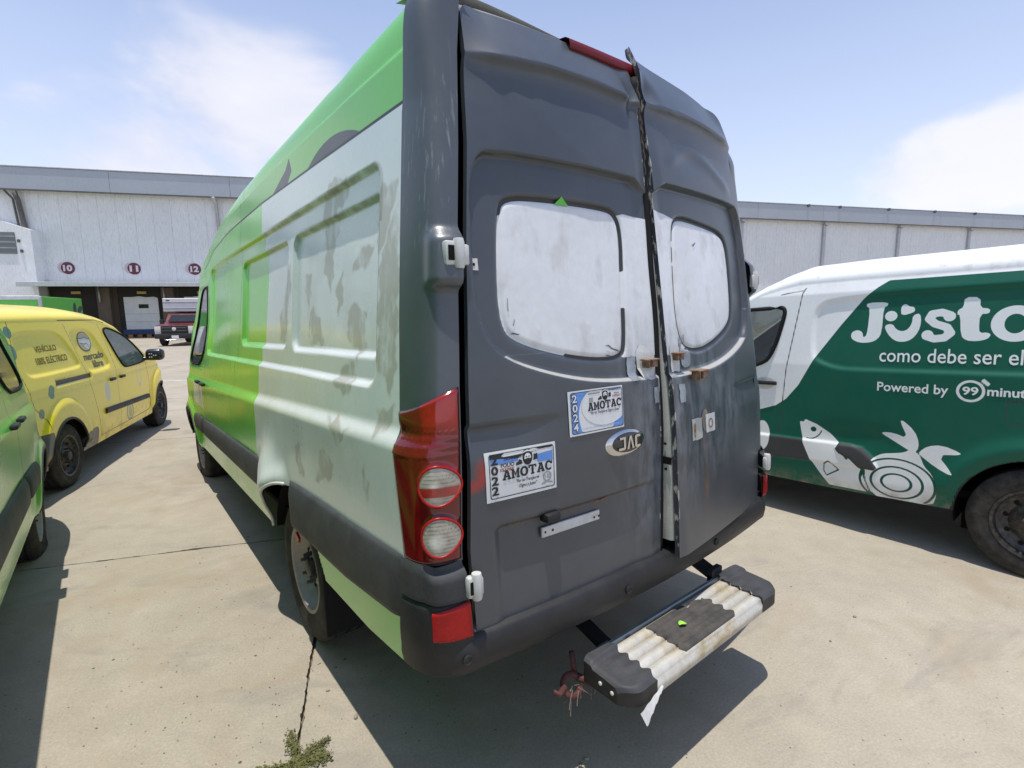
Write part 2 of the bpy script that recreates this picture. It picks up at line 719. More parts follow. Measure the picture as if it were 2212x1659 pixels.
# ------------------------------------------------------------------ ground: concrete yard cast in slabs
def concrete_mat(name, base, speck=1.0):
    k = NT(name)
    n1 = k.noise(0.55, 3, 0.62)
    n2 = k.noise(5.5, 4, 0.68)
    n3 = k.noise(95, 3, 0.75)
    n4 = k.noise(1.7, 4, 0.6, (1, 1, 1), 0.8)
    oi = k.n('ShaderNodeObjectInfo')
    v = k.math('ADD', k.mr(n1, 0.3, 0.7, 0.90, 1.08), k.mr(n2, 0.25, 0.75, -0.09, 0.08))
    v = k.math('ADD', v, k.mr(n3, 0.3, 0.7, -0.15 * speck, 0.14 * speck))
    v = k.math('MULTIPLY', v, k.mr(oi.outputs['Random'], 0, 1, 0.955, 1.035))
    vm = k.n('ShaderNodeVectorMath', operation='SCALE')
    vm.inputs[0].default_value = base
    k.l(v, vm.inputs['Scale'])
    col = vm.outputs[0]
    # warm soil stains, tyre-rubber greys, and small pits
    col = k.mix(k.math('MULTIPLY', k.mr(n4, 0.50, 0.72), 0.55), col, (0.31, 0.25, 0.17, 1))
    col = k.mix(k.math('MULTIPLY', k.mr(k.noise(0.9, 4, 0.7, (1, 2.2, 1), 1.2), 0.54, 0.72), 0.42), col, (0.17, 0.165, 0.155, 1))
    vor = k.n('ShaderNodeTexVoronoi')
    vor.inputs['Scale'].default_value = 17
    vor.inputs['Randomness'].default_value = 1
    k.l(k.tc.outputs['Object'], vor.inputs['Vector'])
    pit = k.mr(vor.outputs['Distance'], 0.085, 0.05)
    keep = k.mr(k.noise(9, 1), 0.50, 0.56)
    col = k.mix(k.math('MULTIPLY', k.math('MULTIPLY', pit, keep), 0.75), col, (0.10, 0.09, 0.075, 1))
    vor2 = k.n('ShaderNodeTexVoronoi')
    vor2.inputs['Scale'].default_value = 44
    k.l(k.tc.outputs['Object'], vor2.inputs['Vector'])
    agg = k.math('MULTIPLY', k.mr(vor2.outputs['Distance'], 0.16, 0.08), k.mr(k.noise(3.1, 1), 0.50, 0.62))
    col = k.mix(k.math('MULTIPLY', agg, 0.45), col, (0.56, 0.54, 0.48, 1))
    k.l(col, k.b.inputs['Base Color'])
    k.b.inputs['Roughness'].default_value = 0.86
    k.b.inputs['Specular IOR Level'].default_value = 0.28
    h = k.math('ADD', k.math('MULTIPLY', n2, 0.4), k.math('MULTIPLY', n3, 0.6))
    k.bump(h, 0.35, 0.006)
    return k.m


M_slab = concrete_mat('concrete_slab', (0.372, 0.330, 0.262))
M_joint = concrete_mat('joint_soil', (0.15, 0.125, 0.09))
GA = math.radians(-22.4)
E1 = np.array([math.cos(GA), math.sin(GA)])
E2 = np.array([-math.sin(GA), math.cos(GA)])
G1, G2, GS, GL = -0.463, 2.576, 3.8, 5.7
mb = MB()
r_ = 600
mb.bm.faces.new([mb.bm.verts.new(p) for p in ((-r_, -r_, -0.03), (r_, -r_, -0.03), (r_, r_, -0.03), (-r_, r_, -0.03))])
ground = mb.build('ground', M_joint)
tag(ground, 'pale concrete yard with dark joints under the parked vans', None, kind='structure')


def slab_mesh(v):
    rs = np.random.default_rng(v)
    n = 240
    ph = rs.uniform(0, 6.28, 8)
    g = 0.0028
    pts = []
    for s in range(4):
        for i in range(n):
            hl, hs = ((GL, GS), (GS, GL))[s % 2]
            a = -hl / 2 + g + (hl - 2 * g) * i / n
            j = max(0.0, 0.0022 + 0.0020 * math.sin(i * 0.31 + ph[0]) + 0.0022 * math.sin(i * 0.83 + ph[1] + s) + 0.0018 * math.sin(i * 2.1 + ph[2]) + rs.normal(0, 0.0009)) + (0.010 * max(0, math.sin(i * 0.057 + ph[3] + s)) ** 14)
            b = -hs / 2 + g + j
            pts.append([(a, b), (-b, a), (-a, -b), (b, -a)][s])
    V = [(x, y, 0.0) for x, y in pts] + [(x, y, -0.028) for x, y in pts]
    m = len(pts)
    Fc = [tuple(range(m))] + [(i + m, (i + 1) % m + m, (i + 1) % m, i) for i in range(m)]
    me = bpy.data.meshes.new('slab')
    me.from_pydata(V, [], Fc)
    me.materials.append(M_slab)
    return me


slabs = [slab_mesh(v) for v in range(5)]
for i in range(-4, 9):
    for j in range(-3, 10):
        c = E1 * (G1 + (i + 0.5) * GL) + E2 * (G2 + (j + 0.5) * GS)
        o = bpy.data.objects.new('slab', slabs[(i * 3 + j * 5) % 5])
        o.location = (c[0], c[1], 0)
        o.rotation_euler = (0, 0, GA + math.pi * ((i + 2 * j) % 2))
        COL.objects.link(o)
        o.parent = ground
# far yard beyond the slabs one can tell apart: a sheet just below slab level
for (a0, a1, b0, b1) in ((-40, 60, 10, 60), (-40, -4, -30, 10), (9, 60, -30, 10), (-4, 9, -30, -3)):
    mb = MB()
    q = []
    for a, b in ((a0, b0), (a1, b0), (a1, b1), (a0, b1)):
        c = E1 * (G1 + a * GL) + E2 * (G2 + b * GS)
        q.append(mb.bm.verts.new((c[0], c[1], -0.002)))
    mb.bm.faces.new(q)
    mb.build('yard_surface', M_slab, ground)

# ------------------------------------------------------------------ the grey-backed green van
GREEN = (0.20, 0.65, 0.07)
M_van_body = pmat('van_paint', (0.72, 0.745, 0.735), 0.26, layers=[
    dict(a='green', lo=-0.0015, hi=0.0015, c=GREEN, r=0.20),
    dict(a='logo', c=(0.055, 0.06, 0.065), r=0.4),
    dict(a='res', lo=0.007, hi=-0.006, c=(0.40, 0.355, 0.29), r=0.5, nz=(9, 0.30, 0.50, (1, 1.6, 0.7)), op=0.7),
    dict(a='scuff', lo=0.03, hi=-0.06, c=(0.50, 0.49, 0.45), r=0.5, nz=(5, 0.40, 0.75), op=0.5),
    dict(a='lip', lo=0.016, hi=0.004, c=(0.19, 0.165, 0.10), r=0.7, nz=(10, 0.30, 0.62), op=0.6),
    dict(a='seam', abs=True, lo=0.0045, hi=0.0025, c=(0.02, 0.025, 0.02), r=0.8),
    dict(a='gutter', abs=True, lo=0.0065, hi=0.004, c=(0.03, 0.03, 0.03), r=0.6),
], var=0.06, vscale=1.6, fine=0.02, coat=0.38, dust=0.04)
M_left_body = pmat('faded_green_paint', (0.12, 0.50, 0.05), 0.28, layers=[
    dict(a='fade', lo=0.25, hi=-0.25, c=(0.33, 0.47, 0.20), r=0.45, nz=(3, 0.3, 0.6), op=0.8),
    dict(a='seam', abs=True, lo=0.0045, hi=0.0025, c=(0.02, 0.025, 0.02), r=0.8),
], var=0.10, vscale=1.6, fine=0.03, coat=0.5, dust=0.05)
M_grey = pmat('grey_paint', (0.043, 0.051, 0.064), 0.40, layers=[
    dict(a='white', c=(0.70, 0.71, 0.73), r=0.5),
    dict(a='smear', lo=0.02, hi=-0.03, c=(0.42, 0.40, 0.385), r=0.6, nz=(5, 0.52, 0.72, (1.3, 1, 0.8)), op=0.7),
    dict(a='wear', lo=0.10, hi=-0.10, c=(0.165, 0.185, 0.215), r=0.5, nz=(9, 0.40, 0.66, (2.6, 1, 0.8)), op=0.8),
    dict(a='ledge_sun', abs=True, lo=0.007, hi=0.004, c=(0.50, 0.48, 0.44), r=0.5, nz=(5, 0.22, 0.36), op=0.8),  # sunlight on the upward-facing recess edge, painted as a pale line
    dict(a='chip', lo=0.004, hi=0.0005, c=(0.55, 0.53, 0.47), r=0.7, nz=(38, 0.54, 0.60, (1, 1, 0.45)), op=0.9),
    dict(a='groove', abs=True, lo=0.0085, hi=0.0065, c=(0.012, 0.012, 0.014), r=0.6),
    dict(a='red', lo=0.012, hi=-0.012, c=(0.33, 0.018, 0.012), r=0.55, nz=(30, 0.2, 0.42), op=0.9),
    dict(a='rust', lo=0.02, hi=-0.02, c=(0.17, 0.085, 0.025), r=0.8, nz=(18, 0.42, 0.62, (3, 1, 0.6)), op=0.75),
], var=0.10, vscale=1.5, fine=0.04, coat=0.5, crough=0.3, dust=0.10, dustcol=(0.20, 0.19, 0.18), bump=0.05, bscale=320)
M_pillar = pmat('grey_pillar_paint', (0.068, 0.078, 0.092), 0.38, layers=[
    dict(a='streak', lo=0.0, hi=-0.2, c=(0.22, 0.235, 0.25), r=0.55, nz=(6, 0.57, 0.70, (14, 14, 0.35)), op=0.75),
], var=0.09, vscale=1.6, fine=0.04, coat=0.5, crough=0.28, dust=0.09, dustcol=(0.20, 0.19, 0.18), bump=0.05, bscale=320)
M_trim = pmat('weathered_plastic', (0.040, 0.041, 0.046), 0.62, var=0.2, vscale=4, fine=0.10, dust=0.16, dustcol=(0.19, 0.185, 0.18), bump=0.14, bscale=420, spec=0.4)
M_black = pmat('black_plastic', (0.014, 0.014, 0.016), 0.5, var=0.2, vscale=4, fine=0.08, dust=0.10, dustcol=(0.12, 0.115, 0.11), bump=0.1, bscale=420, spec=0.4)
M_rubber = pmat('tyre_rubber', (0.028, 0.027, 0.026), 0.85, var=0.22, vscale=5, fine=0.1, dust=0.35, dustcol=(0.16, 0.14, 0.115), bump=0.12, bscale=200, spec=0.2)
M_dark = pmat('dark_underside', (0.014, 0.013, 0.013), 0.9, var=0.25, spec=0.1)
M_seal = pmat('rubber_seal', (0.012, 0.012, 0.013), 0.75, spec=0.2)
M_rim = pmat('wheel_steel', (0.33, 0.31, 0.285), 0.55, 0.55, var=0.2, vscale=9, dust=0.4, dustcol=(0.20, 0.16, 0.12))
M_nut = pmat('nut_dark', (0.035, 0.033, 0.033), 0.6, 0.3, dust=0.3)
M_pale = pmat('pale_inner_paint', (0.42, 0.43, 0.39), 0.55, var=0.12, vscale=6, fine=0.08, dust=0.25, dustcol=(0.25, 0.2, 0.14), grime=0.55)
M_white = pmat('chipped_white_paint', (0.60, 0.60, 0.59), 0.42, var=0.1, vscale=9, dust=0.22, dustcol=(0.3, 0.24, 0.17), grime=0.25)
M_rust = pmat('rusty_steel', (0.17, 0.075, 0.028), 0.85, 0.1, var=0.4, vscale=22, dust=0.55, dustcol=(0.45, 0.41, 0.36), bump=0.3, bscale=150)
M_tape = pmat('silver_tape', (0.33, 0.36, 0.40), 0.40, 0.35, var=0.3, vscale=25, bump=0.3, bscale=60)
M_chrome = pmat('chrome', (0.62, 0.61, 0.60), 0.16, 1.0, var=0.06, fine=0.03, dust=0.12)
M_emb = pmat('emblem_dark', (0.02, 0.021, 0.023), 0.3, coat=0.4)
M_glass = glass_mat('window_glass')
M_darkglass = pmat('tinted_glass', (0.012, 0.016, 0.016), 0.05, var=0.05, spec=0.7)

VW = 2.01
VC = VW / 2
YAX_R, YAX_F = 1.38, 4.90
SHT = lambda y: ip(y, [0.17, 2.05, 4.0, 5.9], [1.271, 1.209, 1.168, 1.13])
SHB = lambda y: ip(y, [0.17, 2.05, 4.0, 5.9], [1.199, 1.142, 1.088, 1.05])
GUT = lambda y: ip(y, [0.25, 1.0, 2.0, 3.0, 3.75, 4.4, 4.7, 5.4, 5.9], [2.228, 2.252, 2.278, 2.275, 2.24, 2.14, 2.0, 1.24, 1.0])
VTOP = lambda y: ip(y, [0.0, 0.25, 0.7, 1.0, 2.0, 2.7, 3.5, 4.2, 4.62, 5.42, 5.72, 5.9], [2.545, 2.56, 2.585, 2.59, 2.575, 2.545, 2.48, 2.375, 2.235, 1.29, 1.14, 0.98])
VBOT = lambda y: ip(y, [0.0, 0.14, 0.5, 5.5, 5.9], [0.535, 0.53, 0.485, 0.47, 0.42])


def van_inset(y, z, detail=True):
    zt, zb = SHT(y), SHB(y)
    i = 0.030 * S((z - zb) / (zt - zb)) + np.maximum(0, z - zt) * 0.101
    i = i + 0.012 * np.clip((0.66 - z) / 0.18, 0, 1) ** 2
    i = i + 0.50 * np.clip((y - 4.95) / 0.95, 0, 1) ** 2.6
    i = i + 0.035 * np.clip((y - 2.6) / 1.6, 0, 1) ** 2 * S((z - 1.2) / 0.5)
    if detail:
        so = sd_box(y, z, 0.375, 3.96, 1.372, 2.095, 0.07)
        i = i + 0.020 * S((0.007 - so) / 0.015)
        for b in ((0.385, 1.41, 1.468, 2.0), (1.52, 2.57, 1.475, 2.0)):
            s1 = sd_box(y, z, *b, 0.055)
            i = i + 0.020 * S((0.007 - s1) / 0.015)
        s3 = sd_box(y, z, 4.13, 5.05, 1.23, 1.98, 0.05)
        i = i + 0.008 * S((0.01 - s3) / 0.02)
        cr = z - (GUT(y) + 0.125)
        i = i + 0.010 * np.exp(-(cr / 0.018) ** 2) * (y < 4.2)
        d = np.hypot(y - YAX_R, z - 0.36)
        i = i - 0.062 * np.exp(-(((y - 1.70) / 0.17) ** 2 + ((z - 0.80) / 0.14) ** 2)) - 0.028 * np.exp(-((d - 0.47) / 0.06) ** 2) * S((z - 0.50) / 0.14) * S((y - 1.32) / 0.16)
        d = np.hypot(y - YAX_F, z - 0.36)
        i = i - 0.03 * np.exp(-((d - 0.47) / 0.06) ** 2) * S((z - 0.42) / 0.1)
        # light oil-canning of the thin panels
        i = i + 0.0022 * np.sin(y * 4.1 + 1.3 * z) * np.sin(z * 5.3 + 0.7)
    return i


def van_hw(y, z):
    return VC - van_inset(y, z)


Y0Z = lambda z: ip(z, [0.5, 0.9, 1.31, 1.57, 1.9, 2.2, 2.35, 2.5, 2.7], [0.13, 0.125, 0.185, 0.21, 0.23, 0.245, 0.225, 0.21, 0.20])


def roof_lift(X, Y, Z):
    return 0.045 * S((Z - 2.26) / 0.3) * np.clip(1 - X / 1.2, 0, 1) * np.clip(1 - (Y - 0.25) / 0.6, 0, 1)


def van_warp(X, Y, Z):
    return Y + (Y0Z(Z) - 0.2) * np.clip(1 - (Y - 0.2) / 0.45, 0, 1)


RES_POLYS = [
    [(0.70, 2.12), (0.86, 2.14), (1.0, 2.05), (1.02, 1.80), (0.93, 1.70), (0.90, 1.90), (0.82, 2.02), (0.72, 2.05)],
    [(0.245, 1.93), (0.36, 1.80), (0.37, 1.64), (0.36, 1.42), (0.24, 1.36), (0.22, 1.5), (0.22, 1.78)],
    [(0.25, 2.02), (0.38, 2.0), (0.46, 1.86), (0.38, 1.80), (0.30, 1.88)],
    [(0.40, 1.83), (0.47, 1.80), (0.49, 1.92), (0.44, 1.99)],
    [(0.56, 1.60), (0.64, 1.66), (0.73, 1.62), (0.74, 1.53), (0.66, 1.50), (0.58, 1.44), (0.55, 1.5)],
    [(0.58, 1.43), (0.72, 1.43), (0.75, 1.36), (0.66, 1.31), (0.57, 1.36)],
    [(1.02, 1.49), (1.20, 1.50), (1.24, 1.56), (1.16, 1.66), (1.07, 1.60), (1.0, 1.52)],
    [(1.46, 1.9), (1.55, 1.83), (1.60, 1.62), (1.56, 1.50), (1.48, 1.60), (1.45, 1.74)],
    [(0.80, 1.78), (0.88, 1.72), (0.84, 1.60), (0.80, 1.66)],
    [(1.18, 1.82), (1.30, 1.80), (1.27, 1.72), (1.22, 1.66)],
    [(1.46, 1.86), (1.52, 1.90), (1.72, 1.62), (1.70, 1.50), (1.60, 1.50), (1.55, 1.70)],
    [(0.50, 1.86), (0.66, 1.84), (0.72, 1.78), (0.62, 1.77), (0.54, 1.80)],
    [(1.10, 0.92), (1.16, 1.08), (1.22, 1.04), (1.18, 0.90)],
    [(0.62, 1.13), (0.74, 1.19), (0.80, 1.26), (0.72, 1.20), (0.66, 1.24), (0.60, 1.18), (0.54, 1.21)],
    [(0.72, 1.06), (0.84, 1.10), (0.90, 1.0), (0.96, 0.93), (0.80, 0.96), (0.74, 0.98)],
    [(0.36, 1.06), (0.42, 1.12), (0.41, 0.98)],
    [(0.23, 1.33), (0.36, 1.29), (0.33, 1.22), (0.24, 1.25)],
]


def van_attrs(X, Y, Z):
    A = {}
    # vinyl wrap still on the roof, the front and the sill; stripped to primer on the rear quarter
    g = np.maximum(Z - GUT(Y), Y - 1.995 - 0.01 * np.sin(Z * 9))
    g = np.maximum(g, 0.70 - Z)
    pt = sd_poly(Y, Z, [(4.06, 1.12), (4.55, 1.10), (4.6, 0.90), (4.05, 0.88)])
    g = np.where(Z < GUT(Y), np.minimum(g, pt), g)
    d = np.hypot(Y - YAX_R, Z - 0.36)
    flare = np.maximum(d - 0.545, 0.40 - Z)
    g = np.where((Z < 0.95) & (Y > 1.25) & (Y < 2.02), np.minimum(g, flare), g)
    g = np.where((Z > 2.48) & (Y < 0.9), np.minimum(g, np.maximum(Y - 0.34, 0.28 - X)), g)
    A['green'] = np.clip(g, -0.5, 0.5)
    lg = np.maximum(np.hypot(Y - 0.89, Z - 1.452) - 0.853, GUT(Y) - Z)
    lg = np.minimum(lg, sd_poly(Y, Z, [(1.40, 2.31), (1.43, 2.375), (1.50, 2.335), (1.83, 2.262), (1.60, 2.255), (1.50, 2.258)]))
    A['logo'] = np.where(X < VC, np.clip(np.maximum(lg, GUT(Y) + 0.004 - Z), -0.3, 0.3), 0.3)
    rs = np.full(X.shape, 0.5)
    Yw = Y + 0.010 * np.sin(Z * 47 + Y * 13) + 0.006 * np.sin(Z * 113 + 2)
    Zw = Z + 0.010 * np.sin(Y * 39 + Z * 17) + 0.005 * np.sin(Y * 97 + 1)
    for p in RES_POLYS:
        rs = np.minimum(rs, sd_poly(Yw, Zw, p))
    A['res'] = np.where(X < VC, rs, 0.5)
    sc = np.minimum(sd_ell(Y, Z, 1.05, 1.8, 0.35, 0.25), sd_ell(Y, Z, 0.9, 1.62, 0.5, 0.12))
    sc = np.minimum(sc, sd_box(Y, Z, 0.4, 1.9, 0.95, 1.2, 0.05))
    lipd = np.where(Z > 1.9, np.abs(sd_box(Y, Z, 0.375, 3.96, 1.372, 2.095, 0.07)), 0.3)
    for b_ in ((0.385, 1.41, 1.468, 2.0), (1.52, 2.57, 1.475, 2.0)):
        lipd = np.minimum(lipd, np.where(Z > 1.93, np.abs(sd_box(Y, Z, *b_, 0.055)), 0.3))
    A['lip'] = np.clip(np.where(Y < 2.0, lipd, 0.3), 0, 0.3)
    A['scuff'] = np.where(Y < 1.99, np.clip(sc, -0.5, 0.5), 0.5)
    seam = Y - (2.735 - 0.13 * np.maximum(0, Z - 0.98))
    s2 = Y - (4.06 - 0.04 * (Z - 1.0))
    s3 = Y - 5.12
    seam = np.where(np.abs(s2) < np.abs(seam), s2, seam)
    seam = np.where((np.abs(s3) < np.abs(seam)) & (Z < 1.6), s3, seam)
    A['seam'] = np.clip(np.where((Z > 0.5) & (Z < VTOP(Y) - 0.05), seam, 0.5), -0.5, 0.5)
    A['gutter'] = np.clip(np.where(Y < 4.4, Z - GUT(Y), 0.5), -0.5, 0.5)
    A['fade'] = np.clip(np.minimum(sd_ell(Y, Z, 4.7, 0.95, 0.55, 0.3), sd_ell(Y, Z, 5.4, 1.2, 0.3, 0.2)), -1, 1)
    return A


def arch_cut(X, Y, Z):
    a = (np.hypot(Y - YAX_R, Z - 0.36) < 0.455) | (np.hypot(Y - YAX_F, Z - 0.36) < 0.455)
    return a & ((X < 0.3) | (X > VW - 0.3))


# --- rear door surfaces in van coordinates
def lean(z):
    return 0.125 * np.maximum(0, (z - 1.1) / 1.38) ** 1.3


def rear_y(x, z):
    q = (x - VC) / 0.87
    return lean(z) - 0.05 * np.maximum(0, 1 - q ** 2) + ip(z, [0.6, 1.2, 1.75, 2.1, 2.45], [0, 0.013, 0.022, 0.036, 0.045]) * np.clip(np.abs(q), 0, 1.15) ** 4


XG = lambda z: ip(z, [0.5, 0.64, 0.9, 1.38, 1.765, 2.09, 2.35, 2.48, 2.6], [0.130, 0.130, 0.122, 0.150, 0.182, 0.222, 0.248, 0.270, 0.30])
WIN_L = smooth_poly([(0.312, 1.66), (0.336, 1.89), (0.362, 1.948), (0.52, 1.956), (0.77, 1.956), (0.84, 1.945), (0.866, 1.88), (0.852, 1.7), (0.842, 1.47), (0.815, 1.43), (0.69, 1.428), (0.52, 1.456), (0.365, 1.502), (0.318, 1.545)], 2)
WIN_R = smooth_poly([(1.125, 1.62), (1.145, 1.86), (1.165, 1.945), (1.22, 1.965), (1.40, 1.955), (1.57, 1.94), (1.635, 1.90), (1.645, 1.78), (1.635, 1.585), (1.59, 1.52), (1.42, 1.455), (1.28, 1.428), (1.17, 1.445), (1.135, 1.51)], 2)
REC_L = [(0.222, 1.75), (0.24, 1.99), (0.275, 2.06), (0.32, 2.073), (0.62, 2.073), (1.10, 2.07), (1.10, 1.345), (0.97, 1.345), (0.70, 1.352), (0.49, 1.391), (0.30, 1.455), (0.24, 1.525), (0.222, 1.62)]
REC_R = [(2.015 - x, z) for x, z in REC_L]
REC_L, REC_R = smooth_poly(REC_L, 2), smooth_poly(REC_R, 2)


def door_disp(x, z, left):
    m = x if left else VW - x
    zc = ip(m, [0.25, 0.56, 0.76, 1.0], [2.35, 2.372, 2.372, 2.36])
    dz = zc - z
    e = np.where(dz > 0, -0.027 * np.exp(-np.maximum(dz, 0) / 0.020), -0.027 + np.maximum(-dz, 0) * 0.50)
    keep = 0.35 + 0.65 * S((1.0 - m) / 0.07)
    e = e * (0.6 + 0.4 * keep) * (0.35 + 0.65 * S((m - 0.24) / 0.14)) - 0.014 * S((dz - 0.03) / 0.26) * keep
    sr = sd_poly(x, z, REC_L if left else REC_R)
    e = e + 0.028 * keep * S((0.006 - sr) / np.where(z > 1.6, 0.010, 0.020))
    sw = sd_poly(x, z, WIN_L if left else WIN_R)
    e = e + 0.004 * S((0.004 - sw) / 0.008) + 0.010 * np.exp(-((sw + 0.001) / 0.009) ** 2)
    # number-plate pressing
    pz = 0.948 - 0.02 * (m - 0.6) ** 2 * 0
    if left:
        dp = pz - z
        e = e + 0.034 * S((dp + 0.014) / 0.028) * np.exp(-np.maximum(dp, 0) / 0.24) * S((m - 0.215) / 0.05) * S((1.02 - m) / 0.2)
    # shallow scoop that runs in from the lamp
    e = e + 0.013 * S((1.275 - z) / 0.02) * S((z - 1.15) / 0.11) * S((0.54 - m) / 0.25)
    if left:
        e = e + 0.030 * np.exp(-(((x - 0.965) / 0.028) ** 2 + ((z - 2.37) / 0.055) ** 2))
        ridge = (z - 2.30) + 0.62 * (x - 0.36)
        e = e - 0.002 * np.exp(-(ridge / 0.04) ** 2) * S((x - 0.33) / 0.1) * S((0.99 - x) / 0.1) * (z > 2.08)
        e = e + 0.0012 * np.sin(x * 9 + 2) * np.sin(z * 5.5)
    else:
        e = e + 0.022 * np.exp(-(((x - 1.07) / 0.035) ** 2 + ((z - 2.42) / 0.05) ** 2))
        e = e + 0.012 * np.exp(-(((x - 1.30) / 0.16) ** 2 + ((z - 2.22) / 0.05) ** 2))
        e = e - 0.008 * np.exp(-(((z - 2.19) - 0.05 * np.cos((x - 1.35) * 9)) / 0.03) ** 2) * S((x - 1.1) / 0.1) * S((1.7 - x) / 0.1)
        e = e + 0.002 * np.sin(x * 7.3) * np.sin(z * 4.7 + 1)
    return e


def ajar(x, z):
    return -0.068 * np.clip(1 - (z - 0.65) / 1.85, 0, 1) * np.clip(1 - (x - 1.02) / 0.85, 0, 1)


def surf_left(off=0.003):
    return lambda x, z: np.stack([x, rear_y(x, z) + door_disp(x, z, True) - off, z], 1)


def surf_right(off=0.003):
    return lambda x, z: np.stack([x, rear_y(x, z) + door_disp(x, z, False) + ajar(x, z) - off, z], 1)


def corner(s, z, off=0.0):
    """rear quarter wrap: s=0 on the body side, s=1 at the door gap; left side of the van"""
    x0, y0 = van_inset(np.full_like(z, 0.3), z, False), Y0Z(z)
    q_ = np.clip((z - 2.226) / (2.558 - 2.226), 0, 0.999)
    H0 = VC - van_inset(np.full_like(z, 0.3), np.full_like(z, 2.226), False)
    x0 = np.where(z > 2.226, VC - H0 * (1 - q_ ** 7.0) ** (1 / 7), x0)
    x1 = np.maximum(XG(z), x0 + 0.03)
    y1 = rear_y(x1, z)
    cx_, cy_ = x0 + 0.012, y1 + 0.006
    w = 1.5
    den = (1 - s) ** 2 + 2 * w * s * (1 - s) + s ** 2
    x = ((1 - s) ** 2 * x0 + 2 * w * s * (1 - s) * cx_ + s ** 2 * x1) / den
    y = ((1 - s) ** 2 * y0 + 2 * w * s * (1 - s) * cy_ + s ** 2 * y1) / den
    th = s * np.pi / 2
    return np.stack([x - np.cos(th) * off, y - np.sin(th) * off, z], -1)


def mirror_x(P):
    Q = P.copy()
    Q[..., 0] = VW - Q[..., 0]
    return Q


def wheel(root, cx, cy, cz, side, R=0.36, w=0.22, rim_r=0.215, flat=None, steel=None, n=56, nuts=6, dish=0.07, mats=None):
    """side -1: outer face looks to -x, +1: to +x. A wheel part with tyre, rim and wheel nuts under it."""
    mt, mr_, mn = mats or (M_rubber, steel or M_rim, M_nut)
    s = side
    prof = [(-w * 0.5, rim_r), (-w * 0.5, rim_r + 0.012), (-w * 0.56, rim_r + 0.05), (-w * 0.55, R - 0.045), (-w * 0.47, R - 0.012), (-w * 0.40, R)]
    for q in (-0.25, 0.0, 0.25):
        prof += [(w * (q - 0.03), R), (w * (q - 0.03), R - 0.009), (w * (q + 0.03), R - 0.009), (w * (q + 0.03), R)]
    prof += [(w * 0.40, R), (w * 0.47, R - 0.012), (w * 0.55, R - 0.045), (w * 0.56, rim_r + 0.05), (w * 0.5, rim_r + 0.012), (w * 0.5, rim_r)]
    mb = MB()
    mb.lathe(prof, (cx, cy, cz), 'x', n, s)
    if flat is not None:
        for v in mb.bm.verts:
            g = flat(v.co)
            if v.co.z < g:
                k = (g - v.co.z)
                v.co.x += (v.co.x - cx) * k * 3.2
                v.co.z = g
    ty = mb.build('wheel', mt, root, auto=0.6)
    o = s * w * 0.5
    mb = MB()
    mb.lathe([(0.0, rim_r + 0.006), (0.004, rim_r + 0.004), (0.0, rim_r - 0.012), (-0.03, rim_r - 0.022), (-dish, rim_r - 0.05), (-dish - 0.004, rim_r - 0.075),
              (-dish + 0.025, 0.085), (-dish + 0.03, 0.05), (-dish + 0.03, 0.0)], (cx + o, cy, cz), 'x', n, s)
    rm = mb.build('rim', mr_, ty, auto=0.5)
    if ty.name and ty.parent: rm.location = (0, 0, 0)
    for k in range(10):
        a = 2 * math.pi * (k + 0.3) / 10
        rr = rim_r - 0.062
        mb = MB()
        mb.lathe([(0.0, 0.014), (0.0, 0.0)], (cx + o - s * (dish - 0.006), cy + math.cos(a) * rr, cz + math.sin(a) * rr), 'x', 10, s)
        mb.build('vent_hole', M_dark, rm)
    for k in range(nuts):
        a = 2 * math.pi * k / nuts + 0.35
        mb = MB()
        px, py, pz = cx + o - s * (dish - 0.024), cy + math.cos(a) * 0.068, cz + math.sin(a) * 0.068
        mb.lathe([(0, 0.0115), (0.03, 0.0115), (0.03, 0.008), (0.045, 0.008), (0.045, 0)], (px, py, pz), 'x', 6, s)
        mb.build('wheel_nut', mn, rm)
    mb = MB()
    mb.lathe([(-dish + 0.02, 0.048), (-dish + 0.055, 0.044), (-dish + 0.06, 0.03), (-dish + 0.06, 0)], (cx + o, cy, cz), 'x', 20, s)
    mb.build('hub', mn, rm, auto=0.5)
    return ty


VP = math.radians(1.58)
YR = 1.296
van = thing('delivery_van', 'tall van with dented grey rear doors and green and silver side, white square window patches', 'van',
            (0, YR, 0), (-VP, 0, 0), None, (0, -YR, 0))


def van_shell(root, mat, name='body'):
    ys = np.concatenate([np.arange(0.2, 2.06, 0.0098), np.arange(2.075, 4.3, 0.022), np.arange(4.32, 5.905, 0.03)])
    for s in (2.735, 2.6):
        ys = np.concatenate([ys, [s - 0.006, s, s + 0.006]])
    ys = np.unique(np.round(ys, 4))
    t = np.linspace(0, 1, 196)
    return loft(name, ys, t, VBOT, GUT, VTOP, van_hw, VC, mat, root, nround=40, nexp=7.0, fold=(0.40, 0.020), attrs=van_attrs, cut=arch_cut, warp=van_warp, zlift=roof_lift)


body = van_shell(van, M_van_body)

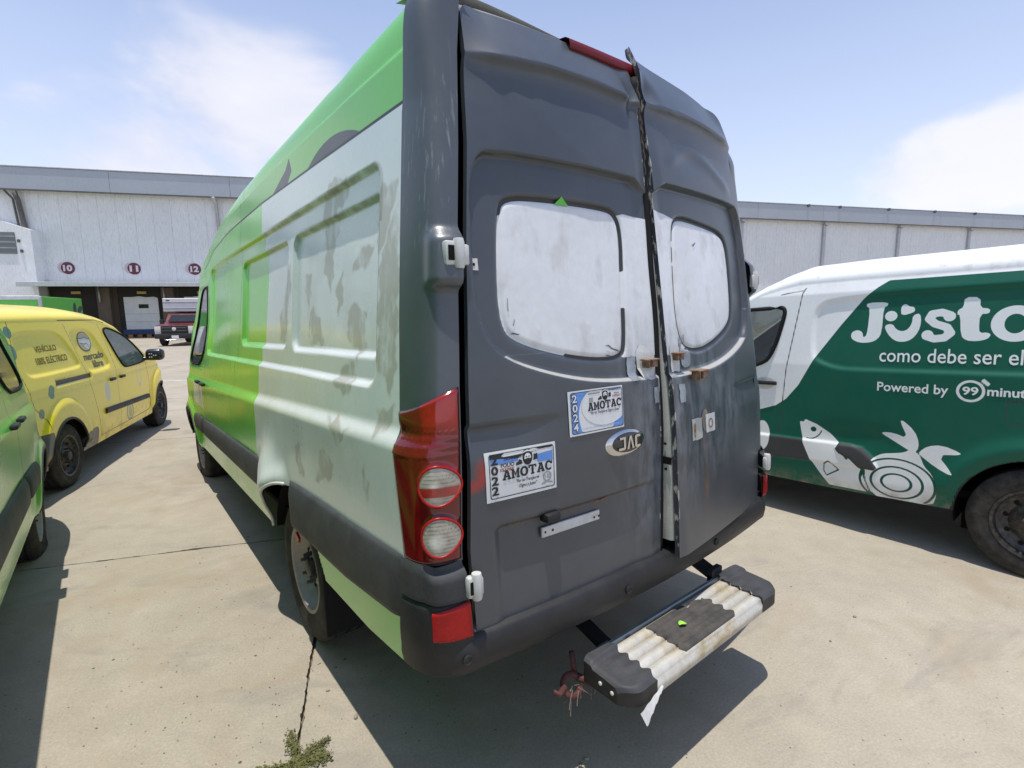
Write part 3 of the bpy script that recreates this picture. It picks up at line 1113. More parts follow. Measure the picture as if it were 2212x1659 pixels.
# rear pillars, wrapping from the side to the door gap, with the hinge boss
zz = np.linspace(0.88, 2.545, 165)
ss = np.linspace(0, 1, 36)
Sg, Zg = np.meshgrid(ss, zz, indexing='ij')
boss = 0.036 * np.exp(-(((Sg - 0.80) / 0.32) ** 4)) * S((1.850 - Zg) / 0.05) * S((Zg - 1.655) / 0.035)
Pp = corner(Sg, Zg, boss)
topk = np.clip((Zg - 2.48) / 0.12, 0, 1)
Pp[..., 1] += 0.03 * topk ** 2 * Sg
PpR = Pp[:, :-5].copy()
PpR[..., 0] += 0.05 * S((PpR[..., 2] - 2.28) / 0.2)
PpR[..., 1] += 0.05 * S((PpR[..., 2] - 2.28) / 0.2)
Pp[..., 2] += roof_lift(Pp[..., 0], Pp[..., 1], Pp[..., 2])
stv = np.minimum(np.abs(Zg - 2.05) - 0.35, 0.3)
grid('rear_pillar', Pp, M_pillar, van, dict(streak=stv), flip=False)
grid('rear_pillar', mirror_x(PpR), M_pillar, van, dict(streak=stv[:, :-5]), flip=True)

# roof end above the doors
xs_ = np.linspace(0.18, VW - 0.18, 90)
prof = [(0.12, 2.40), (0.075, 2.485), (0.058, 2.500), (0.054, 2.515), (0.064, 2.534), (0.10, 2.552), (0.19, 2.572)]
Ph = np.zeros((len(xs_), len(prof), 3))
for j, (dy, z) in enumerate(prof):
    zz_ = z - 0.012 * ((xs_ - VC) / 0.8) ** 4 + 0.012 * S((0.75 - xs_) / 0.5)
    Ph[:, j, 0], Ph[:, j, 1], Ph[:, j, 2] = xs_, rear_y(xs_, np.full_like(xs_, 2.48)) + dy + 0.01, zz_
grid('roof_end', Ph, pmat('pale_roof_edge', (0.20, 0.205, 0.20), 0.5, var=0.2, vscale=5, dust=0.4), van, flip=True)

# door aperture behind the gaps: dark
mb = MB()
mb.box((VC, 0.22, 1.53), (1.60, 0.02, 1.86))
mb.build('load_bay_shadow_panel', M_dark, van)
mb = MB()
mb.box((VC, 2.80, 0.56), (1.86, 5.55, 0.03))
mb.build('floor_pan', M_dark, van)


def door(left):
    nx, nz = 124, 320
    zlo, zhi = 0.642, 2.478
    t = np.linspace(0, 1, nz)
    Zc = zlo + t * (zhi - zlo)
    s = np.linspace(0, 1, nx)
    Sg, Zg = np.meshgrid(s, Zc, indexing='ij')
    r = 0.05
    edge = XG(Zg) + 0.019 + r - np.sqrt(np.maximum(0, r * r - np.maximum(0, Zg - (zhi - r)) ** 2))
    if left:
        X = edge + Sg * (1.0 - edge)
        Zg = Zg + S((Zg - 2.28) / 0.198) * (ip(X, [0.27, 0.48, 0.75, 1.0], [2.532, 2.526, 2.516, 2.492]) - zhi)
    else:
        X = 1.024 + Sg * (VW - edge - 1.024)
        # bent-up inner corner at the top
        Zg = Zg + S((Zg - 2.28) / 0.198) * (ip(X, [1.02, 1.10, 1.25, 1.45, 1.6, 1.7, 1.8], [2.592, 2.578, 2.562, 2.546, 2.534, 2.522, 2.512]) - zhi)
    Y = rear_y(X, Zg) + door_disp(X, Zg, left)
    if not left:
        Y = Y + ajar(X, Zg) - 0.04 * np.exp(-((X - 1.024) / 0.10)) * S((Zg - 2.36) / 0.16)
    P = np.stack([X, Y, Zg], -1)
    # rolled hem round the edge
    db = np.minimum(np.minimum(Sg, 1 - Sg) * (1.0 - 0.25), np.minimum(Zg - zlo, np.maximum(zhi + 0.07 - Zg, 0)))
    inner = (1 - Sg) * 0.8 if left else Sg * 0.8
    A = {}
    sw = sd_poly(X, Zg, WIN_L if left else WIN_R)
    ext = sd_poly(X, Zg, [(0.82, 1.93), (0.88, 1.945), (1.02, 1.935), (1.02, 1.43), (0.93, 1.425), (0.82, 1.43)] if left else
                  [(1.0, 1.975), (1.10, 1.965), (1.18, 1.95), (1.18, 1.45), (1.09, 1.42), (1.0, 1.43)])
    A['white'] = np.clip(np.minimum(sw, ext), -0.2, 0.2)
    A['groove'] = np.clip(sw + 0.0, -0.2, 0.2)
    if left:   # the groove is scraped white on stretches of the inner edge
        A['groove'] = np.maximum(np.abs(sw), np.maximum(-sd_box(X, Zg, 0.74, 1.0, 1.60, 1.745), -sd_box(X, Zg, 0.2, 0.56, 1.3, 1.90)))
    else:
        A['groove'] = np.maximum(np.abs(sw), np.maximum(-sd_box(X, Zg, 1.0, 1.26, 1.838, 1.872), -sd_box(X, Zg, 1.0, 1.26, 1.762, 1.79)))
    A['smear'] = np.where(A['white'] < 0, -0.1, 0.2)
    mm = X if left else VW - X
    A['wear'] = np.clip(np.minimum(sd_ell(mm, Zg, 0.93, 1.16, 0.14, 0.28), sd_ell(mm, Zg, 0.93, 1.0, 0.10, 0.2) if left else sd_ell(mm, Zg, 0.75, 1.2, 0.35, 0.25)), -0.3, 0.3)
    sr = sd_poly(X, Zg, REC_L if left else REC_R)
    A['ledge_sun'] = np.clip(np.where((Zg < 1.47) & (mm > 0.27), sr + 0.002, 0.2), -0.2, 0.2)
    A['chip'] = np.clip(np.minimum(inner - 0.002, Zg - zlo + 0.004 if not left else 0.2), -0.1, 0.2)
    if left:
        A['red'] = np.minimum(sd_line(X, Zg, [(0.13, 1.093), (0.17, 1.095), (0.20, 1.11)], 0.016), sd_ell(X, Zg, 0.192, 1.125, 0.02, 0.035))
        A['rust'] = np.minimum(sd_ell(X, Zg, 0.70, 0.935, 0.05, 0.02), sd_line(X, Zg, [(0.28, 0.945), (0.70, 0.935), (0.9, 0.95)], 0.006))
    else:
        A['red'] = np.full(X.shape, 0.2)
        A['rust'] = np.minimum(sd_line(X, Zg, [(1.235, 1.08), (1.25, 0.78)], 0.016), sd_ell(X, Zg, 1.2, 1.34, 0.04, 0.03))
    o = grid('rear_door', P, M_grey, van, A, flip=False)
    # hem: the skin folded back round the frame
    n, m = P.shape[:2]
    ring = [P[i, 0] for i in range(n)] + [P[n - 1, j] for j in range(1, m)] + [P[i, m - 1] for i in range(n - 2, -1, -1)] + [P[0, j] for j in range(m - 2, 0, -1)]
    ring = np.array(ring)
    cen = ring.mean(0)
    R2 = np.stack([ring, ring + [0, 0.006, 0] + (cen - ring) * [0.004, 0, 0.002], ring + [0, 0.022, 0] + (cen - ring) * [0.006, 0, 0.003]], 1)
    R2 = np.concatenate([R2, R2[:1]], 0)
    zero = {k: np.full(R2.shape[:2], 0.2) for k in A}
    inn_ = (np.abs(R2[..., 0] - (1.0 if left else 1.024)) < 0.015)
    zero['chip'] = np.where(inn_, 0.0, 0.2)
    grid('door_hem', R2, M_grey, o, zero, flip=False)
    # inner frame: pale painted box section set behind the skin
    jx = 1.0 - 0.010 if left else 1.024 + 0.010
    col = np.linspace(0.70, 2.43, 90)
    yk = rear_y(np.full_like(col, jx), col) + (0 if left else ajar(np.full_like(col, jx), col)) + 0.012 + 0.008
    wv = 0.0025 * np.sin(col * 31) + 0.002 * np.sin(col * 13 + 1)
    sgn = 1 if left else -1
    Q = np.stack([np.stack([np.full_like(col, jx - sgn * 0.03), yk - 0.004, col], -1), np.stack([jx + wv * 0.5 - sgn * 0.002, yk, col], -1),
                  np.stack([jx + wv * 0.4 + sgn * 0.010, yk + 0.012, col], -1), np.stack([jx + wv * 0.3 + sgn * 0.012, yk + 0.045, col], -1),
                  np.stack([jx + sgn * 0.006 + 0 * col, yk + 0.075, col], -1), np.stack([jx - sgn * 0.05 + 0 * col, yk + 0.09, col], -1)], 0)
    grid('door_frame', Q, M_seal if left else M_pale, o, None, flip=not left)
    return o


door_l = door(True)
door_r = door(False)
door_l['label'] = 'grey rear door with two stickers and an oval badge'
door_r['label'] = 'grey rear door sprung ajar with rusty latches'
# black seal bulging in the middle gap
col = np.linspace(0.66, 2.46, 60)
pts = [(1.010 + 0.002 * math.sin(z * 17), float(rear_y(np.array([1.0]), np.array([z]))[0]) + 0.012, z) for z in col]
MB().tube(pts, 0.017, 8).build('weather_strip', M_seal, van, smooth=True)
# dark latch cut-outs in the pale door edge
for zc_, hz_ in ((1.085, 0.004), (1.02, 0.014), (0.985, 0.004)):
    yb = float(rear_y(np.array([1.03]), np.array([zc_]))[0] + ajar(np.array([1.03]), np.array([zc_]))[0]) + 0.042
    mb = MB()
    mb.box((1.0185, yb, zc_), (0.006, 0.008 if hz_ < 0.01 else 0.05, hz_ * 2), 0.0)
    mb.build('latch_slot', M_dark, door_r)

# --- high brake light
bx = np.linspace(0.70, 1.075, 24)
M_redlens = pmat('red_lens', (0.36, 0.009, 0.009), 0.28, var=0.2, vscale=20, spec=0.3)
prof = [(0.05, 2.488), (0.022, 2.490), (0.018, 2.498), (0.022, 2.522), (0.04, 2.534), (0.09, 2.543)]
Pb = np.zeros((len(bx), len(prof), 3))
for j, (dy, z) in enumerate(prof):
    Pb[:, j, 0], Pb[:, j, 1], Pb[:, j, 2] = bx, rear_y(bx, np.full_like(bx, 2.48)) + dy + 0.008, z
grid('brake_light', Pb, pmat('brake_lens', (0.15, 0.008, 0.012), 0.3, var=0.15, spec=0.3), van, flip=True)

# --- tail lamps
def sdl(s, z):
    return s, z


M_lamp = pmat('tail_lamp_lens', (0.15, 0.005, 0.005), 0.12, layers=[
    dict(a='rim', lo=0.004, hi=-0.004, c=(0.035, 0.006, 0.006), r=0.2),
    dict(a='upper', lo=0.006, hi=-0.006, c=(0.34, 0.012, 0.008), r=0.10),
    dict(a='rib', lo=0.004, hi=-0.002, c=(0.13, 0.006, 0.005), r=0.15),
], var=0.22, vscale=14, fine=0.05, coat=0.45, dust=0.0)
M_clear = pmat('clear_lens', (0.36, 0.33, 0.28), 0.14, layers=[
    dict(a='rib', lo=0.0018, hi=0.0002, c=(0.20, 0.18, 0.15), r=0.2),
    dict(a='bulb', lo=0.012, hi=-0.01, c=(0.62, 0.60, 0.55), r=0.1),
    dict(a='redband', lo=0.002, hi=-0.002, c=(0.30, 0.02, 0.015), r=0.3),
    dict(a='edge', lo=-0.006, hi=-0.001, c=(0.42, 0.32, 0.20), r=0.35),
], var=0.30, vscale=26, fine=0.1, coat=0.9)
zl = np.linspace(0.0, 1.0, 90)
sl = np.linspace(0.0, 0.985, 44)
Sg, Tg = np.meshgrid(sl, zl, indexing='ij')
LZ = lambda s, t: 0.888 + t * (ip(s, [0, 1], [1.312, 1.388]) - 0.888)
Zg = LZ(Sg, Tg)
waist = 0.008 * np.exp(-((Zg - 1.25) / 0.025) ** 2) * (1 - Sg)
bulge = 0.012 + 0.004 * np.sin(np.pi * np.clip(Sg, 0, 1)) - waist
edge_d = np.minimum(np.minimum(Sg, 0.985 - Sg) * 0.19, np.minimum(Tg, 1 - Tg) * 0.46)
bulge = bulge - 0.010 * np.clip(1 - edge_d / 0.008, 0, 1) ** 2
rib = np.where((Zg > 1.19) & (Zg < 1.265), np.abs(((Zg * 100) % 2.2) - 1.1) / 100 * 1.2 - 0.004, 0.02)
bulge = bulge + np.where(rib < 0, 0.0015, 0)
rnd = [(0.80, 1.112), (0.80, 0.972)]
arc = np.interp(Sg, [0, 1], [0, 0.215])
dd = np.minimum(np.hypot(arc - 0.148, Zg - 1.118), np.hypot(arc - 0.150, Zg - 0.972))
bulge = bulge + 0.010 * S((0.066 - dd) / 0.012)
Pl = corner(Sg, Zg, bulge)
LA = dict(rim=edge_d - 0.006, upper=sd_poly(Sg, Zg, [(0.36, 1.35), (0.93, 1.385), (0.93, 1.275), (0.42, 1.265)]) * 0.2, rib=rib)
lampL = grid('tail_lamp', Pl, M_lamp, van, LA)
lampR = grid('tail_lamp', mirror_x(corner(Sg, Zg, bulge - 0.026)), M_lamp, van, LA, flip=True)


def lens(zc, red, par, mirror=False):
    rr = np.linspace(0, 1, 14)
    aa = np.linspace(0, 2 * np.pi, 49)
    Rg, Ag = np.meshgrid(rr, aa, indexing='ij')
    rad = 0.056
    a_ = 0.149 + np.cos(Ag) * rad * Rg
    z_ = zc + np.sin(Ag) * rad * Rg
    s_ = np.clip(a_ / 0.215, 0, 0.97)
    P = corner(s_, z_, 0.0285 + 0.004 * (1 - Rg ** 2))
    rb = np.abs(((z_ * 1000) % 11.0) - 5.5) / 1000 - 0.0008
    A = dict(rib=rb, edge=rad * Rg - rad + 0.0, redband=(np.abs(z_ - zc + 0.016) - 0.014) if red else np.full(P.shape[:2], 0.2),
             bulb=np.hypot(a_ - 0.142, z_ - zc + 0.012) - 0.018)
    A['edge'] = np.where(A['edge'] > -0.006, A['edge'], -0.2)
    if mirror:
        P = mirror_x(P)
    o = grid('reflector_lens', P, M_clear, par, A, flip=mirror)
    tb = MB()
    c = [tuple(p) for p in P[-1, :-1]]
    tb.tube(c, 0.0038, 8, closed=True)
    tb.build('lens_rim', M_redlens, o if False else par, smooth=True)


for par, mir in ((lampL, False),):
    lens(1.118, True, par, mir)
    lens(0.972, False, par, mir)

# --- corner covers, bumper, reflectors
def corner_part(name, z0, z1, off, mat, par, s0=0.0, s1=1.0, nz=24, flip=False, mirror=False, ns=26, topround=True):
    Sg, Zg = np.meshgrid(np.linspace(s0, s1, ns), np.linspace(0, 1, nz), indexing='ij')
    Z = z0(Sg) + Zg * (z1(Sg) - z0(Sg))
    o_ = off(Sg, Zg)
    P = corner(Sg, Z, o_)
    if mirror:
        P = mirror_x(P)
    return grid(name, P, mat, par, flip=mirror)


cst = lambda v: (lambda s: np.full_like(s, v))
for mir in (False, True):
    corner_part('corner_cover', lambda s: 0.775 + 0 * s, lambda s: ip(s, [0, 0.4, 0.6, 1], [0.892, 0.892, 0.880, 0.888]),
                lambda s, t: 0.012 + (0.010 + 0.016 * S((s - 0.35) / 0.3)) * (1 - np.clip((t - 0.72 + 0.12 * S((s - 0.3) / 0.3)) / 0.30, 0, 1) ** 2) - 0.006 * np.clip(1 - t / 0.08, 0, 1), M_trim, van, s1=0.97, mirror=mir)
    corner_part('bumper_corner', lambda s: 0.555 + 0 * s, lambda s: 0.772 + 0 * s,
                lambda s, t: 0.022 + 0.008 * np.sin(np.pi * np.clip(t, 0, 1)) - 0.012 * np.clip((t - 0.93) / 0.07, 0, 1) ** 2, M_black, van, mirror=mir)
    ro = corner_part('reflector', lambda s: 0.655 + 0.02 * (1 - s), lambda s: ip(s, [0.5, 1.0], [0.752, 0.766]),
                     lambda s, t: 0.0345 - 0.006 * np.clip(1 - np.minimum(t, 1 - t) / 0.08, 0, 1) ** 2, M_redlens, van, s0=0.52, s1=0.985, mirror=mir)

pth = [(-0.014, 0.150), (-0.014, 0.140)]
for a in np.linspace(0, math.pi / 2, 14)[1:]:
    pth.append((-0.014 + 0.16 * (1 - math.cos(a)), 0.13 - 0.165 * math.sin(a)))
for x in np.linspace(0.2, VW - 0.2, 30):
    pth.append((x, -0.088 + 0.055 * ((x - VC) / 0.86) ** 2))
for a in np.linspace(math.pi / 2, 0, 14)[:-1]:
    pth.append((VW + 0.014 - 0.16 * (1 - math.cos(a)), 0.13 - 0.165 * math.sin(a)))
pth += [(VW + 0.014, 0.14), (VW + 0.014, 0.15)]
sec = [(-0.10, 0.655), (-0.06, 0.656), (-0.012, 0.652), (-0.002, 0.640), (0.004, 0.618), (0.006, 0.585), (0.0, 0.55), (-0.018, 0.535), (-0.07, 0.532), (-0.12, 0.54)]
bump = sweep('rear_bumper', pth, sec, M_black, van)
for x in (0.10, 0.76, 1.36):
    yb = -0.088 + 0.055 * ((x - VC) / 0.86) ** 2
    MB().lathe([(0, 0.016), (0.004, 0.016), (0.006, 0.012), (0.003, 0.008), (0.003, 0)], (x, yb - 0.006, 0.595), 'y', 18, -1).build('parking_sensor', M_black, bump, auto=0.5)

# --- hinges
def hinge(xc, zc, par, w=0.09, h=0.075, sgn=1, off=0.03):
    yb = float(rear_y(np.array([xc]), np.array([zc]))[0]) - off
    mb = MB()
    mb.box((xc - sgn * w * 0.22, yb + 0.004, zc), (w * 0.50, 0.026, h * 0.92), 0.008, seg=2)
    base = mb.build('hinge', M_white, par, auto=0.5)
    mb = MB()
    mb.box((xc - sgn * w * 0.24, yb - 0.0100, zc), (w * 0.26, 0.004, h * 0.56), 0.0015)
    mb.build('hinge_slot', M_dark, base)
    mb = MB()
    mb.lathe([(-h * 0.56, 0), (-h * 0.56, 0.014), (-h * 0.40, 0.017), (h * 0.40, 0.017), (h * 0.56, 0.014), (h * 0.56, 0)], (xc + sgn * w * 0.12, yb - 0.005, zc), 'z', 16)
    mb.build('hinge_pin', M_white, base, auto=0.5)
    mb = MB()
    mb.box((xc + sgn * w * 0.38, yb - 0.002, zc - 0.003), (w * 0.34, 0.020, h * 0.78), 0.006, seg=2)
    mb.build('hinge_leaf', M_white, base, auto=0.5)
    return base


hinge(0.156, 1.763, van, 0.076, 0.074, 1, 0.034)
hinge(0.128, 0.815, van, 0.05, 0.07, 1, 0.045)
hinge(1.868, 1.735, van, 0.06, 0.075, -1, 0.034)
hinge(1.90, 0.84, van, 0.05, 0.07, -1, 0.045)

# --- number-plate bar, lamp, hole
sL = surf_left
mb = MB()
ang = Matrix.Rotation(math.radians(2.6), 3, 'Z')
yb = float(surf_left(0.0)(np.array([0.535]), np.array([0.89]))[0, 1])
mb.box((0.535, yb - 0.006, 0.889), (0.258, 0.008, 0.034), 0.0015, rot=Matrix.Rotation(math.radians(-3.2), 3, 'Z'))
bar = mb.build('plate_bar', M_white, van)
for x in (0.42, 0.45, 0.63, 0.652):
    yy = float(surf_left(0.0)(np.array([x]), np.array([0.89]))[0, 1])
    MB().lathe([(0, 0.0045), (0.001, 0.0)], (x, yy - 0.0135 - (0.0 if x < .5 else 0.003), 0.889), 'y', 8, -1).build('screw_hole', M_dark, bar)
mb = MB()
mb.box((0.434, yb - 0.012, 0.942), (0.060, 0.045, 0.030), 0.008, seg=2)
mb.build('plate_lamp', M_black, van, auto=0.5)
print_poly('lamp_hole', [smooth_poly([(0.645, 0.938), (0.70, 0.955), (0.715, 0.945), (0.665, 0.930)], 1)], surf_left(0.003), M_rust, van)
print_poly('lamp_hole_opening', [smooth_poly([(0.662, 0.939), (0.698, 0.951), (0.703, 0.945), (0.67, 0.935)], 1)], surf_left(0.0045), M_dark, van)

# --- latches, tape and lock patches
def blob(name, pts, mat, surf, par, it=1):
    return print_poly(name, [smooth_poly(pts, it)], surf, mat, par)


blob('paint_patch', [(0.89, 1.475), (0.985, 1.46), (0.99, 1.36), (0.95, 1.335), (0.895, 1.355)], M_white, surf_left(0.003), door_l)
patch('tape_piece', 0.838, 0.885, 1.345, 1.43, surf_left(0.0035), M_tape, door_l, 6, 8, jag=0.002)
patch('tape_piece', 0.955, 0.99, 1.25, 1.31, surf_left(0.003), M_tape, door_l, 5, 6, jag=0.001)
patch('small_label', 0.222, 0.250, 1.722, 1.757, surf_left(0.003), M_white, door_l, 4, 4, jag=0.0006)
print_poly('label_hole', [[(0.236 + 0.004 * math.cos(a), 1.739 + 0.005 * math.sin(a)) for a in np.linspace(0, 6.28, 9)[:-1]]], surf_left(0.0045), M_dark, door_l)
print_poly('green_tape', [[(0.555, 1.945), (0.615, 1.945), (0.583, 1.972)]], surf_left(0.004), pmat('green_tape', (0.12, 0.52, 0.06), 0.4), door_l)


def latch(x, z, sf, par, w=0.05, d=0.035, h=0.03):
    y = float(sf(np.array([x]), np.array([z]))[0, 1])
    mb = MB()
    mb.box((x, y - d * 0.5, z + h * 0.5), (w * 1.25, d, 0.006), 0.0015)
    mb.box((x - w * 0.35, y - d * 0.45, z), (0.006, d * 0.9, h), 0.001)
    mb.box((x + w * 0.3, y - d * 0.45, z), (w * 0.5, d * 0.8, h * 0.9), 0.003)
    return mb.build('latch_bracket', M_rust, par)


latch(0.945, 1.40, surf_left(0.004), door_l, 0.06, 0.036, 0.03)
patch('latch_plate', 1.045, 1.115, 1.36, 1.46, surf_right(0.003), M_white, door_r, 6, 8, jag=0.002)
latch(1.085, 1.418, surf_right(0.004), door_r, 0.045, 0.03, 0.028)
latch(1.175, 1.342, surf_right(0.003), door_r, 0.065, 0.042, 0.036)
blob('tape_piece', [(1.118, 1.50), (1.15, 1.47), (1.19, 1.44), (1.20, 1.40), (1.185, 1.37), (1.13, 1.37), (1.122, 1.42)], M_tape, surf_right(0.0035), door_r)
patch('tape_piece', 1.055, 1.095, 1.245, 1.315, surf_right(0.003), M_tape, door_r, 5, 6, jag=0.002)
patch('lock_patch', 1.125, 1.205, 1.085, 1.17, surf_right(0.003), M_pale, door_r, 6, 6, jag=0.001)
blob('lock_opening', [(1.135, 1.15), (1.155, 1.155), (1.15, 1.095), (1.138, 1.10)], M_rust, surf_right(0.0045), door_r)
blob('worn_patch', [(1.205, 1.19), (1.25, 1.20), (1.265, 1.15), (1.245, 1.10), (1.21, 1.115)], pmat('old_putty', (0.20, 0.17, 0.135), 0.8, dust=0.2), surf_right(0.003), door_r)
patch('lock_patch', 1.235, 1.315, 1.10, 1.175, surf_right(0.0045), M_white, door_r, 6, 6, jag=0.001)
print_poly('lock_ring', [[(1.275 + 0.02 * math.cos(a), 1.135 + 0.02 * math.sin(a)) for a in np.linspace(0, 2 * math.pi, 21)[:-1]],
                         [(1.275 + 0.014 * math.cos(a), 1.135 + 0.014 * math.sin(a)) for a in np.linspace(0, 2 * math.pi, 21)[:-1]]], surf_right(0.006), M_rust, door_r)

# ------------------------------------------------------------------ stickers and badge
M_ink = pmat('black_print', (0.012, 0.012, 0.014), 0.5, var=0.05)
M_redink = pmat('red_print', (0.35, 0.03, 0.035), 0.5)
M_greyink = pmat('grey_print', (0.30, 0.30, 0.30), 0.5)
M_paper = pmat('sticker_white', (0.66, 0.67, 0.68), 0.38, var=0.05, fine=0.03, coat=0.3, dust=0.06)
M_blue = pmat('sticker_blue', (0.10, 0.25, 0.62), 0.38, var=0.05, coat=0.3)
M_edge = pmat('clear_film', (0.10, 0.12, 0.14), 0.3, coat=0.3)


def slab_letter(ch):
    """heavy slab-serif capitals on a 10 x 10 cell"""
    if ch == 'A':
        return [[(0, 0), (4.2, 0), (4.2, 1.6), (3.3, 1.6), (3.6, 2.7), (6.4, 2.7), (6.7, 1.6), (5.8, 1.6), (5.8, 0), (10, 0), (10, 1.6), (9.3, 1.6), (6.8, 10), (2.4, 10), (2.4, 8.5), (3.3, 8.5), (0.8, 1.6), (0, 1.6)],
                [(4.05, 4.2), (5.0, 7.6), (5.95, 4.2)]]
    if ch == 'M':
        return [[(0, 0), (3.8, 0), (3.8, 1.6), (3.0, 1.6), (3.0, 6.4), (5.0, 1.6), (7.0, 6.4), (7.0, 1.6), (6.2, 1.6), (6.2, 0), (10, 0), (10, 1.6), (9.3, 1.6), (9.3, 8.4), (10, 8.4), (10, 10), (7.2, 10), (5.0, 4.8), (2.8, 10), (0, 10), (0, 8.4), (0.7, 8.4), (0.7, 1.6), (0, 1.6)]]
    if ch == 'O':
        o = [(5 + 5 * math.cos(a), 5 + 5.2 * math.sin(a)) for a in np.linspace(0, 2 * math.pi, 29)[:-1]]
        i = [(5 + 2.3 * math.cos(a), 5 + 3.1 * math.sin(a)) for a in np.linspace(0, 2 * math.pi, 29)[:-1]]
        return [o, i]
    if ch == 'T':
        return [[(2.8, 0), (7.2, 0), (7.2, 1.6), (6.3, 1.6), (6.3, 8.3), (8.2, 8.3), (8.4, 6.6), (10, 6.6), (10, 10), (0, 10), (0, 6.6), (1.6, 6.6), (1.8, 8.3), (3.7, 8.3), (3.7, 1.6), (2.8, 1.6)]]
    if ch == 'C':
        o = [(5 + 5 * math.cos(a), 5 + 5.2 * math.sin(a)) for a in np.linspace(math.radians(38), math.radians(318), 24)]
        i = [(5 + 2.3 * math.cos(a), 5 + 3.2 * math.sin(a)) for a in np.linspace(math.radians(318), math.radians(38), 24)]
        return [o + i[:-1] + [(7.6, 6.4), (9.6, 6.4), (9.6, 10), (8.6, 10)]]


def word_slab(name, s, box, slant, surf, mat, parent):
    x0, x1, z0, z1 = box
    cw = (x1 - x0) / (len(s) * 1.05 - 0.05)
    polys = []
    for k, ch in enumerate(s):
        for p in slab_letter(ch):
            polys.append([(x0 + k * cw * 1.05 + q[0] / 10 * cw, z0 + q[1] / 10 * (z1 - z0) + slant * (x0 + k * cw * 1.05 - x0)) for q in p])
    return print_poly(name, polys, surf, mat, parent)


def rrect(x0, x1, z0, z1, r, n=5):
    p = []
    for cx, cz, a0 in ((x1 - r, z1 - r, 0), (x0 + r, z1 - r, 90), (x0 + r, z0 + r, 180), (x1 - r, z0 + r, 270)):
        for i in range(n + 1):
            a = math.radians(a0 + 90 * i / n)
            p.append((cx + r * math.cos(a), cz + r * math.sin(a)))
    return p


def ell(cx, cz, rx, rz, n=32, a0=0, a1=360):
    return [(cx + rx * math.cos(math.radians(a)), cz + rz * math.sin(math.radians(a))) for a in np.linspace(a0, a1, n + 1)[:-1]]


def trucker(cx, cz, s, lv, par):
    """small line-cut portrait with cap and beard used as the union's emblem, flanked by two little trucks"""
    a = surf_left(lv)
    print_poly('emblem_head', [ell(cx, cz + 0.10 * s, 0.40 * s, 0.55 * s, 20)], a, M_ink, par)
    b = surf_left(lv + 0.0006)
    print_poly('emblem_face', [ell(cx, cz + 0.05 * s, 0.27 * s, 0.30 * s, 16)], b, M_paper, par)
    print_poly('emblem_cap_band', [[(cx - 0.34 * s, cz + 0.36 * s), (cx - 0.26 * s, cz + 0.50 * s), (cx, cz + 0.57 * s), (cx + 0.26 * s, cz + 0.50 * s), (cx + 0.34 * s, cz + 0.36 * s), (cx + 0.2 * s, cz + 0.44 * s), (cx, cz + 0.47 * s), (cx - 0.2 * s, cz + 0.44 * s)]], b, M_paper, par)
    c = surf_left(lv + 0.0012)
    for sx in (-1, 1):
        print_poly('emblem_eye', [ell(cx + sx * 0.11 * s, cz + 0.12 * s, 0.075 * s, 0.035 * s, 10)], c, M_ink, par)
    print_poly('emblem_beard', [[(cx - 0.25 * s, cz - 0.02 * s), (cx - 0.13 * s, cz - 0.02 * s), (cx, cz + 0.02 * s), (cx + 0.13 * s, cz - 0.02 * s), (cx + 0.25 * s, cz - 0.02 * s), (cx + 0.2 * s, cz - 0.24 * s), (cx, cz - 0.33 * s), (cx - 0.2 * s, cz - 0.24 * s)]], c, M_ink, par)
    print_poly('emblem_truck', [[(cx - 0.95 * s, cz - 0.36 * s), (cx - 0.42 * s, cz - 0.30 * s), (cx - 0.46 * s, cz - 0.08 * s), (cx - 0.66 * s, cz + 0.04 * s), (cx - 0.74 * s, cz - 0.12 * s), (cx - 0.92 * s, cz - 0.18 * s)]], a, M_ink, par)
    print_poly('emblem_truck', [[(cx + 0.44 * s, cz - 0.22 * s), (cx + 0.8 * s, cz - 0.16 * s), (cx + 0.8 * s, cz + 0.22 * s), (cx + 0.5 * s, cz + 0.20 * s)]], a, M_ink, par)


def sticker(x0, x1, z0, z1, label):
    patch_ = patch('sticker', x0, x1, z0, z1, surf_left(0.0028), M_paper, van, 14, 10)
    patch_['label'] = label
    return patch_


# the 2022 sticker
st = sticker(0.200, 0.455, 1.036, 1.187, 'white 2022 sticker beside the tail lamp')
L1, L2, L3 = surf_left(0.0036), surf_left(0.0044), surf_left(0.0052)
a0, a1, b0, b1 = 0.200, 0.455, 1.036, 1.187
W_, H_ = a1 - a0, b1 - b0
P_ = lambda u, v: (a0 + u * W_, b0 + v * H_)
print_poly('print_border', [rrect(*[a0 + 0.012, a1 - 0.008, b0 + 0.009, b1 - 0.007], 0.008), rrect(a0 + 0.0145, a1 - 0.0105, b0 + 0.0115, b1 - 0.0095, 0.007)], L3, M_ink, st)
print_poly('print_band', [[P_(0.065, 0.945), P_(0.95, 0.945), P_(0.95, 0.90), P_(0.52, 0.86), P_(0.44, 0.80), P_(0.065, 0.86)]], L1, M_ink, st)
print_poly('print_band', [[P_(0.065, 0.855), P_(0.44, 0.795), P_(0.44, 0.74), P_(0.065, 0.73)]], L1, M_blue, st)
print_poly('print_band', [[P_(0.70, 0.80), P_(0.95, 0.83), P_(0.95, 0.62), P_(0.72, 0.64)]], L1, M_blue, st)
for i, ch in enumerate('2022'):
    print_text('print_digit', ch, (a0 + 0.017, a0 + 0.041, b1 - 0.040 - i * 0.0305, b1 - 0.013 - i * 0.0305), L3, M_ink, st, 0.03)
print_text('print_line', 'ALIANZA MEXICANA DE', (*[P_(0.24, 0)[0], P_(0.49, 0)[0]], b0 + 0.795 * H_, b0 + 0.835 * H_), surf_left(0.0044), M_ink, st, 0.02)
